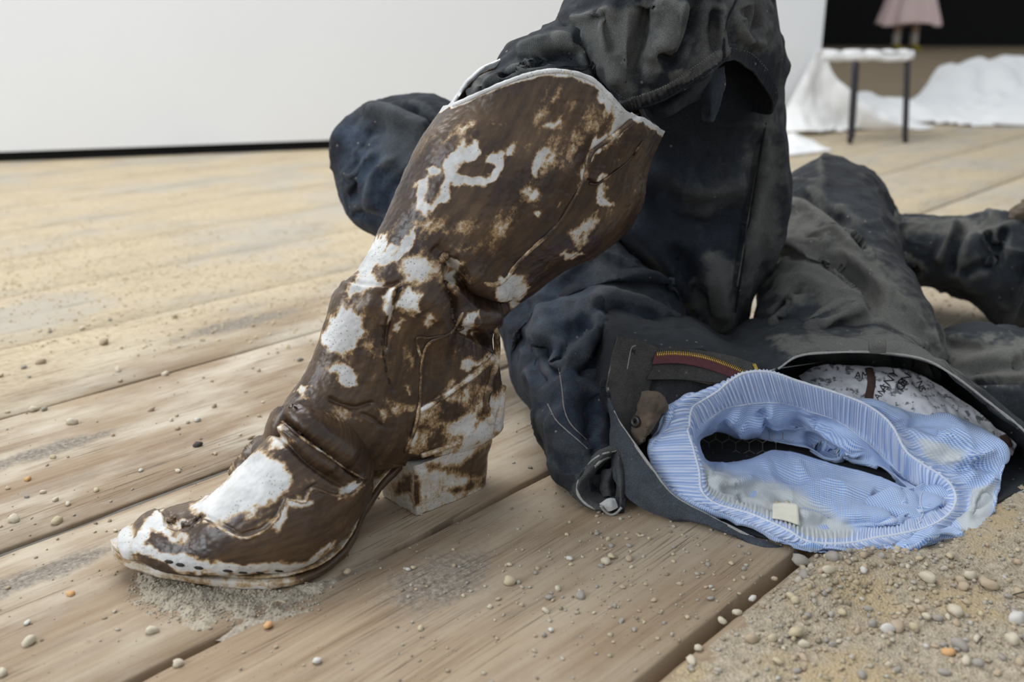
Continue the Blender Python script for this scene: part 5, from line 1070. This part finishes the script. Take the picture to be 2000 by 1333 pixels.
# thin grit on the near boards
n = 5200; px = rng.uniform(-20, 2020, n); py = rng.uniform(620, 1350, n)**1.0; P = np.array([gnd(a, b) for a, b in zip(px, py)]); t_, q_ = tq(P[:, 0], P[:, 1])
ok = (q_ < -.335) & ~under_cloth(px, py) & (abs(q_+.601) > .006) & (abs(q_+.855) > .008)
rgt = np.exp(-(((px-1250)/330)**2+((py-1100)/130)**2)); ok &= rng.random(n) < (.22+.9*rgt)
grit('scattered_grit', P[ok], (.0006+.0016*rng.random(n)**4)[ok], 'loose grit scattered over the near floorboards')
n = 2600; px = rng.normal(430, 120, n); py = rng.normal(1165, 26, n); P = np.array([gnd(a, b) for a, b in zip(px, py)]); P[:, 2] = np.maximum(0, dusth(P[:, 0], P[:, 1])); ok = sdf(px, py, [(270, 1110), (640, 1135), (620, 1185), (480, 1215), (330, 1225), (260, 1170)]) < 12
grit('plaster_grit', P[ok], (.0004+.0011*rng.random(n)**3)[ok], 'pale plaster crumbs on the dust under the boot toe', M_DUST)
# sand grains over the middle of the floor
n = 7000; px = rng.uniform(-60, 760, n); py = rng.uniform(330, 700, n); P = np.array([gnd(a, b) for a, b in zip(px, py)]); ok = rng.random(n) < np.exp(-((py-530)/110)**2)
grit('floor_sand', P[ok], (.0009+.0022*rng.random(n)**4)[ok], 'coarse sand strewn over the boards before the white wall', M_YGRIT)
n = 2500; px = rng.uniform(1440, 2100, n); py = rng.uniform(300, 660, n); P = np.array([gnd(a, b) for a, b in zip(px, py)])
grit('floor_sand', P, (.0009+.002*rng.random(n)**4), 'coarse sand strewn over the boards beyond the trouser legs', M_YGRIT)
# pebbles one could pick up
iv2, if2 = ico(2); VAR = []
for k in range(8):
    d = 1+.26*fbm(iv2*1.5+k*7.1, 50+k, 3)[:, None]; VAR.append(new_mesh('pebble', iv2*d*np.array([1, .8+.05*(k % 4), .62+.06*(k % 3)]), if2.tolist(), M_STONE))
VC = {}
def pebble(px, py, wpx, label, group, elong=1.0, mat=None):
    P = gnd(px, py); t, q = tq(P[0], P[1]); z = max(0, float(sandh(np.array([P[0]]), np.array([P[1]]))[0])) if q > -.325 else 0
    dep = P[1]*cp-(P[2]-H)*sp; r = wpx/2*dep/F
    me = VAR[random.randrange(8)]
    if mat:
        k_ = (me.name, mat.name)
        if k_ not in VC: VC[k_] = me.copy(); VC[k_].materials[0] = mat
        me = VC[k_]
    o = link('pebble', me); s = r
    o.scale = (s*elong, s/elong**.5, s*random.uniform(.85, 1.15)); o.location = (P[0], P[1], z+s*.45); o.rotation_euler = (random.uniform(-.3, .3), random.uniform(-.3, .3), random.uniform(0, 6.28))
    return tag(o, label, 'pebble', group)
def flat(name, c): return plain(name, c, .8, .2, 200)
MW, MY, MG, MO = flat('white_pebble', (.62, .59, .54)), flat('yellow_pebble', (.54, .455, .30)), flat('grey_pebble', (.335, .305, .265)), flat('orange_pebble', (.62, .36, .16)); MC = flat('cream_pebble', (.58, .51, .385)); MD = flat('dark_pebble', (.07, .06, .055)); MT = flat('tan_pebble', (.46, .36, .25))
NOTABLE = [(1183, 1100, 20, MC, 'cream pebble on the board below the fly, larger of a touching pair'), (1194, 1090, 16, MY, 'yellowish pebble touching a larger cream one below the trouser waist'), (1228, 1094, 17, MT, 'round tan pebble just right of the touching pair below the waist'), (1112, 1094, 14, MW, 'whitish angular chip left of the touching pair below the waist'),
 (1134, 1166, 21, MG, 'grey angular pebble on the board between knot and floor gap'), (1072, 1170, 15, MG, 'small grey pebble in the cluster right of the wood knot'), (1089, 1153, 14, MC, 'pale pebble topping the small cluster right of the wood knot'), (995, 1140, 26, MY, 'large yellow pebble at the right rim of the wood knot'), (1066, 1196, 15, MC, 'pale pebble low on the board below the small cluster'),
 (1076, 1233, 13, MW, 'white pebble on the board near the bottom, above a grey one'), (1063, 1243, 13, MG, 'bluish grey pebble beside the white one near the bottom'), (1389, 1172, 14, MG, 'bluish grey pebble near the edge of the wide floor gap'), (1452, 1131, 10, MT, 'small tan pebble right on the edge of the board under the waist'), (1277, 1175, 12, MT, 'tan pebble on the middle of the bare board'), (1214, 1215, 12, MG, 'grey pebble alone in the middle foreground board'),
 (678, 1120, 17, MY, 'yellow pebble on the floor gap beside the boot sole'), (797, 1115, 11, MW, 'pale chip in the heart of the wood knot'), (808, 1111, 11, MY, 'yellow chip in the heart of the wood knot'), (822, 1230, 13, MY, 'yellow pebble below the wood knot'), (620, 1295, 19, MW, 'white pebble in the bottom foreground under the boot'), (524, 1226, 22, MO, 'orange tan pebble on the board below the boot toe'), (298, 1235, 24, MC, 'pale pebble in the dust below the boot toe'), (348, 1300, 22, MC, 'cream pebble lodged in the split at the bottom left'), (138, 1163, 15, MO, 'orange pebble on the board at the left'), (58, 1258, 27, MC, 'large cream pebble in the bottom left corner'), (5, 1318, 22, MC, 'cream pebble cut by the left edge at the bottom'), (54, 1219, 14, MW, 'whitish flat pebble above the large cream pebble at the left'),
 (28, 1018, 24, MC, 'pale round pebble on the board at the left edge'), (112, 1022, 20, MY, 'yellow pebble lying on the grey joint at the left'), (142, 828, 20, MC, 'flat pale pebble near the far joint on the left'), (66, 803, 18, MC, 'pebble sitting in the far floor joint at the left'), (386, 872, 16, MD, 'dark pebble alone on the board left of the boot'), (386, 823, 13, MW, 'white pebble on the board left of the boot instep'), (367, 827, 10, MC, 'cream pebble beside the white one left of the instep'), (275, 921, 11, MW, 'small white pebble above the grey joint'), (55, 938, 13, MO, 'amber pebble on the left board'), (204, 672, 21, MT, 'tan lump on the far board left of the ankle'), (80, 710, 20, MT, 'tan lump at the left beyond the far joint'), (231, 725, 14, MC, 'pale pebble beyond the far joint'), (323, 733, 13, MC, 'pale pebble lying on the far joint'),
 (1810, 1146, 36, MC, 'cream oval pebble with yellow mark on the sand heap'), (1862, 1211, 32, MC, 'upright cream pebble on the sand at the right'), (1983, 1222, 33, MW, 'large white pebble at the right edge of the sand'), (1731, 1243, 26, MW, 'white angular stone beside a tan one on the sand'), (1750, 1240, 32, MT, 'round tan stone beside the white angular one on the sand'), (1894, 1136, 26, MC, 'cream pebble upper right on the sand'), (1930, 1155, 32, MT, 'tan stone upper right on the sand'), (1568, 1144, 29, MG, 'grey round stone at the edge of the sand by the gap'), (1563, 1103, 34, MG, 'grey crusty lump in the wide floor gap below the waist'), (1613, 1145, 24, MC, 'cream pebble on the sand near the grey stone'), (1704, 1230, 20, MG, 'pale grey chip left of the white angular stone'), (1684, 1140, 18, MW, 'whitish pebble high on the sand heap'), (1873, 1275, 30, MG, 'greenish grey flat stone low on the sand'), (1850, 1288, 22, MO, 'orange stone low on the sand'), (1623, 1120, 26, MG, 'grey pebble on the sand under the shorts'), (1880, 1157, 24, MT, 'tan half-buried pebble in the middle of the sand'), (1440, 1200, 18, MC, 'cream pebble wedged in the wide floor gap'), (1470, 1172, 15, MW, 'white pebble standing at the rim of the wide floor gap'), (1512, 1133, 14, MT, 'tan pebble at the upper rim of the wide floor gap'), (1410, 1216, 16, MC, 'pale pebble in the wide floor gap lower down'), (1364, 1270, 20, MC, 'pale pebble on the sand beside the lower floor gap'), (1350, 1297, 22, MC, 'oval cream pebble on the sand in the bottom foreground'), (1553, 1250, 32, MY, 'yellow crumbly lump on the sand in the foreground'), (1468, 1258, 28, MT, 'brownish crumbly lump on the sand in the foreground'), (1975, 1265, 30, MC, 'cream stone at the lower right edge'), (1990, 1170, 24, MT, 'tan stone at the right edge of the sand')]
for px, py, wp, m, lab in NOTABLE: pebble(px, py, wp, lab, None, random.uniform(1.0, 1.25), m)
PAL = [(MT, 'tan'), (MG, 'grey'), (MC, 'cream'), (MY, 'yellowish'), (MT, 'tan')]
cnt = 0
while cnt < 95:
    px, py = random.uniform(1480, 2000), random.uniform(1075, 1330); P = gnd(px, py); t, q = tq(P[0], P[1])
    if q < -.315 or under_cloth(px, py): continue
    m, cn = random.choice(PAL); wp = random.choice([9, 10, 12, 14, 16, 20])
    where = 'just under the blue shorts' if py < 1125 else ('near the bottom right corner' if px > 1780 and py > 1220 else ('near the wide floor gap' if px < 1640 else 'in the middle of the heap'))
    pebble(px, py, wp, ('tiny ' if wp < 12 else 'small ')+cn+' pebble half sunk in the sand '+where, 'pebbles in the sand heap', random.uniform(1, 1.3), m); cnt += 1
cnt = 0
while cnt < 75:
    px, py = random.gauss(1200, 190), random.gauss(1120, 75); P = gnd(px, py); t, q = tq(P[0], P[1])
    if q > -.34 or q < -.595 or under_cloth(px, py) or py > 1330: continue
    m, cn = random.choice(PAL); wp = random.choice([6, 7, 8, 9, 11])
    where = 'close under the black waist front' if py < 1085 and px > 1150 else ('around the wood knot' if px < 1020 else ('low on the bare board' if py > 1180 else 'in the middle of the bare board'))
    pebble(px, py, wp, 'tiny '+cn+' pebble '+where, 'tiny pebbles on the board before the waist', random.uniform(1, 1.3), m); cnt += 1
cnt = 0
while cnt < 60:
    px, py = random.uniform(0, 620), random.uniform(620, 1060)
    P = gnd(px, py); t, q = tq(P[0], P[1])
    if q > -.62 or abs(q+.855) < .01 or (px > 560 and py > 780) : continue
    m, cn = random.choice(PAL); wp = random.choice([6, 7, 8, 9, 10, 12])
    where = 'beyond the farther joint' if q < -1.17 else ('between the two joints' if q < -.855 else 'on the board under the boot toe')
    pebble(px, py, wp, ('tiny ' if wp < 9 else 'small ')+cn+' pebble left of the boot '+where, 'small pebbles left of the boot', random.uniform(1, 1.3), m); cnt += 1
for px, py in ((1519, 986), (1536, 984)):
    h = hit(TSH, px, py)
    if h:
        o = pebble(px, py, 11, 'brown pebble lying in the shorts above the cream label, left of two' if px < 1530 else 'pale pebble lying in the shorts above the cream label, right of two', None, 1.1, MT if px < 1530 else MC); o.location = h[0]+h[1]*.002

# dry fibres
M_STRAW = plain('dry_straw', (.50, .42, .28), .8, .3, 100)
for lab, pts in (('thin pale straw curling beside the boot sole on the floor joint', [(527, 1190), (532, 1178), (545, 1174), (558, 1178)]), ('dark twig on the sand at the right edge', [(1978, 1163), (1988, 1160), (2004, 1156)]), ('thin dark twig lying on the sand in the right foreground', [(1908, 1258), (1914, 1250), (1920, 1243)])):
    P = curve([gnd(x, y, .0035 if x < 1000 else .009) for x, y in pts], 16); cord_o = cord('straw', P, .0006, M_STRAW if pts[0][0] < 1000 else plain('dark_twig', (.06, .045, .03), .8), None, 5); tag(cord_o, lab, 'straw')
# ================================================================== BACKGROUND
M_SHEET = plain('white_cotton_sheet', (.86, .86, .85), .9, .04, 30)
M_STEEL = plain('dark_steel', (.035, .034, .038), .45, .3, 60, Metallic=.4)
M_PLASTER = plain('white_plaster', (.72, .71, .70), .85, .12, 40)
# low stool with plaster lumps on its seat
SY = 3.74; s0 = gnd(1660, 281); s1 = gnd(1768, 279)
zt = at(1720, 118, SY)[2]
stool = thing('stool', tuple((s0+s1)/2), 'low stool with thin dark steel legs and white plaster-caked seat', 'stool')
dirv = nrm(np.array([(s0+s1)[0], (s0+s1)[1], 0]))
for k in (0, 1):
    for b, tp_ in ((s0, at(1670, 122, SY)), (s1, at(1773, 122, SY+.03))):
        P = [b+dirv*.20*k, (b+tp_)/2+dirv*.20*k, tp_+dirv*.20*k]; cord('leg', curve(P, 12), .0105, M_STEEL, stool, 8)
L, R_ = at(1607, 112, SY), at(1785, 112, SY+.04); W = dirv*.24
rows_ = [[L-dirv*.02, (L+R_)/2-dirv*.02, R_-dirv*.02], [L+W, (L+R_)/2+W, R_+W]]
V = patchgrid(rows_, 30, 50); V[..., 2] = zt+.012+.008*fbm(V*22, 3, 3)
sx = np.linspace(-1, 1, 50)[None, :]
grid('seat', V, M_PLASTER, stool, False, thick=.022, off=0)
for i, (px, wp) in enumerate(((1625, 26), (1665, 34), (1700, 30), (1735, 26), (1765, 22))):
    c_ = at(px, 108, SY+.08); me = new_mesh('plaster_lump', (iv2*(1+.3*fbm(iv2*1.6+i*3, 70+i, 2)[:, None]))*np.array([wp/2*SY/F, .06, .010])*np.array([1.25, 1, 1])+np.array([c_[0], c_[1], zt+.026]), if2.tolist(), M_PLASTER)
    tag(link('plaster_lump', me), ['leftmost white plaster lump on the low stool seat', 'broad white plaster lump second from left on the stool seat', 'middle white plaster lump on the stool seat', 'white plaster lump second from right on the stool seat', 'rightmost white plaster lump on the stool seat'][i], 'plaster lump', 'plaster lumps on the stool')
# crumpled sheets on the floor
def heap(name, outline, peaks, label, seed, nx=150, ny=110, base=.012):
    P = np.array([gnd(x, y)[:2] for x, y in outline]); lo, hi = P.min(0)-.05, P.max(0)+.05
    X, Y = np.meshgrid(np.linspace(lo[0], hi[0], nx), np.linspace(lo[1], hi[1], ny), indexing='ij')
    d = sdf(X, Y, P)+.05*fbm(np.stack([X*3, Y*3, 0*X], -1), seed, 3)
    z = base*sm(.02, -.05, d)
    for px, py, h, rx, ry in peaks:
        c = gnd(px, py); z = z+h*np.exp(-((X-c[0])/rx)**2-((Y-c[1])/ry)**2)*sm(.0, -.12, d)
    z = z+sm(.0, -.1, d)*(.022*abs(fbm(np.stack([X*6, Y*5, 0*X], -1), seed+3, 3))+.012*fbm(np.stack([X*17, Y*13, 0*X], -1), seed+5, 2))
    keep = d < .01; V = np.stack([X, Y, np.maximum(z, 0)+.002], -1); idx = -np.ones(keep.shape, int); idx[keep] = np.arange(keep.sum())
    fs_ = [(idx[i, j], idx[i+1, j], idx[i+1, j+1], idx[i, j+1]) for i in range(nx-1) for j in range(ny-1) if keep[i, j] and keep[i+1, j] and keep[i+1, j+1] and keep[i, j+1]]
    o = link(name, new_mesh(name, V[keep], fs_, M_SHEET)); m = o.modifiers.new('thickness', 'SOLIDIFY'); m.thickness = .004; m.offset = 1
    return tag(o, label, 'sheet')
heap('crumpled_sheet', [(1565, 262), (1640, 260), (1720, 252), (1800, 245), (2060, 248), (2300, 250), (2300, 165), (1980, 170), (1840, 175), (1770, 215), (1700, 205), (1600, 190), (1560, 215)], [(1880, 205, .16, .40, .35), (2020, 200, .13, .4, .3), (1745, 228, .045, .2, .2), (1620, 225, .07, .22, .3), (2200, 200, .15, .5, .4)], 'white sheet crumpled in a heap across the floor behind the stool', 3)
heap('crumpled_sheet', [(1480, 280), (1540, 268), (1600, 282), (1610, 296), (1540, 302), (1470, 304)], [(1540, 285, .01, .2, .1)], 'small flat white cloth scrap on the floor left of the stool', 13, 60, 40, .006)
# sheet hanging from the wall end down to the floor
we = wa+wd*s_end
rows_ = []
for k, z in enumerate(np.linspace(1, 0, 9)):
    f = 1-z; c = np.array([we[0], we[1], 0.0])
    r = []
    for u_ in np.linspace(0, 1, 8):
        spread = .05+.48*f**2.0; p = c+np.array([wd[0], wd[1], 0])*(-.22*f*(1-u_)+spread*u_-.03)-np.array([wn[0], wn[1], 0])*(.02+.14*f**2.2*(.6+.4*math.sin(u_*9)))
        p[2] = .31*z**1.25+.012; r.append(p)
    rows_.append(r)
V = patchgrid(rows_, 90, 90); S = Surf(V, False, CAM).wrinkle((8, 8, 5), .015, 9, 3); S.V[..., 2] = np.maximum(S.V[..., 2], .006)
tag(grid('hanging_sheet', S.V, M_SHEET, None, False, thick=.004, off=0), 'white sheet draped down the end of the partition wall', 'sheet')
# person far off in a pale pink dress
M_PINK = plain('pale_pink_cloth', (.92, .70, .66), .85, .1, 6); M_SKIN = plain('skin', (.50, .36, .28), .6, .08, 20); M_SHOE = plain('yellow_shoe', (.42, .34, .05), .6, .2, 20); M_HAIR = plain('dark_hair', (.03, .02, .015), .7, .2, 60); M_SOCK = plain('pale_sock', (.55, .52, .47), .9, .1, 30)
PB = gnd(1768, 99); px_, py_, _ = PB
person = thing('person', (px_, py_, 0), 'person far off in a long pale pink dress and yellow shoes, standing before the dark', 'person')
def skin(name, joints, edges, mat, parent):
    me = bpy.data.meshes.new(name); me.from_pydata([(px_+j[0], py_+j[1], j[2]) for j in joints], edges, []); me.materials.append(mat); o = link(name, me, parent)
    m = o.modifiers.new('skin', 'SKIN'); m.use_smooth_shade = True
    for v, j in zip(me.skin_vertices[0].data, joints): v.radius = (j[3], j[3]); v.use_root = False
    me.skin_vertices[0].data[0].use_root = True
    s = o.modifiers.new('round', 'SUBSURF'); s.levels = s.render_levels = 2; return o
J = [(0, 0, .92, .13), (0, 0, 1.12, .12), (0, 0, 1.35, .14), (0, 0, 1.44, .055), (0, -.01, 1.52, .075), (0, -.01, 1.62, .085), (0, 0, 1.68, .05),
     (.10, 0, .86, .085), (.11, .0, .48, .06), (.11, .02, .12, .042), (.11, -.02, .06, .04), (-.10, 0, .86, .085), (-.12, 0, .48, .06), (-.13, .02, .12, .042), (-.13, -.02, .06, .04),
     (.19, 0, 1.36, .055), (.25, .01, 1.10, .042), (.24, -.08, .88, .03), (.24, -.11, .80, .028), (-.19, 0, 1.36, .055), (-.25, .01, 1.10, .042), (-.24, -.08, .88, .03), (-.24, -.11, .80, .028)]
skin('body', J, [(0, 1), (1, 2), (2, 3), (3, 4), (4, 5), (5, 6), (0, 7), (7, 8), (8, 9), (9, 10), (0, 11), (11, 12), (12, 13), (13, 14), (2, 15), (15, 16), (16, 17), (17, 18), (2, 19), (19, 20), (20, 21), (21, 22)], M_SKIN, person)
a_ = np.arange(96)/96*2*math.pi; V = []
for z, r, fl in ((.345, .395, .04), (.38, .385, .04), (.6, .32, .03), (.9, .24, .015), (1.08, .17, .004), (1.25, .18, .002), (1.38, .19, .001), (1.43, .13, 0)):
    rr_ = r+fl*np.sin(a_*9+1.3*np.sin(a_*2)); V.append(np.stack([px_+rr_*np.cos(a_), py_+rr_*.72*np.sin(a_), z+.03*np.sin(a_*3)*(z < .36)], 1))
grid('dress', crom(np.array(V), np.linspace(0, 7, 70)), M_PINK, person, True, thick=.006)
for sx_ in (-.13, .11):
    V = []
    for yy, w1, h1 in ((.09, .02, .05), (.07, .045, .09), (0, .05, .10), (-.08, .052, .07), (-.16, .048, .05), (-.2, .02, .03)):
        V.append(np.stack([px_+sx_+w1*np.cos(a_[::4]), np.full(24, py_+yy), .002+h1/2*(1+np.sin(a_[::4]))], 1))
    grid('shoe', crom(np.array(V), np.linspace(0, 5, 24)), M_SHOE, person, True, cap0=True, cap1=True)
    V = [np.stack([px_+sx_+r*np.cos(a_[::4]), py_+.02+r*np.sin(a_[::4]), np.full(24, z)], 1) for z, r in ((.08, .05), (.15, .048), (.22, .055))]
    grid('sock', np.array(V), M_SOCK, person, True)
V = [np.stack([px_+r*np.cos(a_[::4]), py_+.02+r*np.sin(a_[::4]), np.full(24, z)], 1) for z, r in ((1.48, .075), (1.56, .10), (1.64, .105), (1.70, .085), (1.735, .03))]
grid('hair', crom(np.array(V), np.linspace(0, 4, 20)), M_HAIR, person, True, cap1=True)
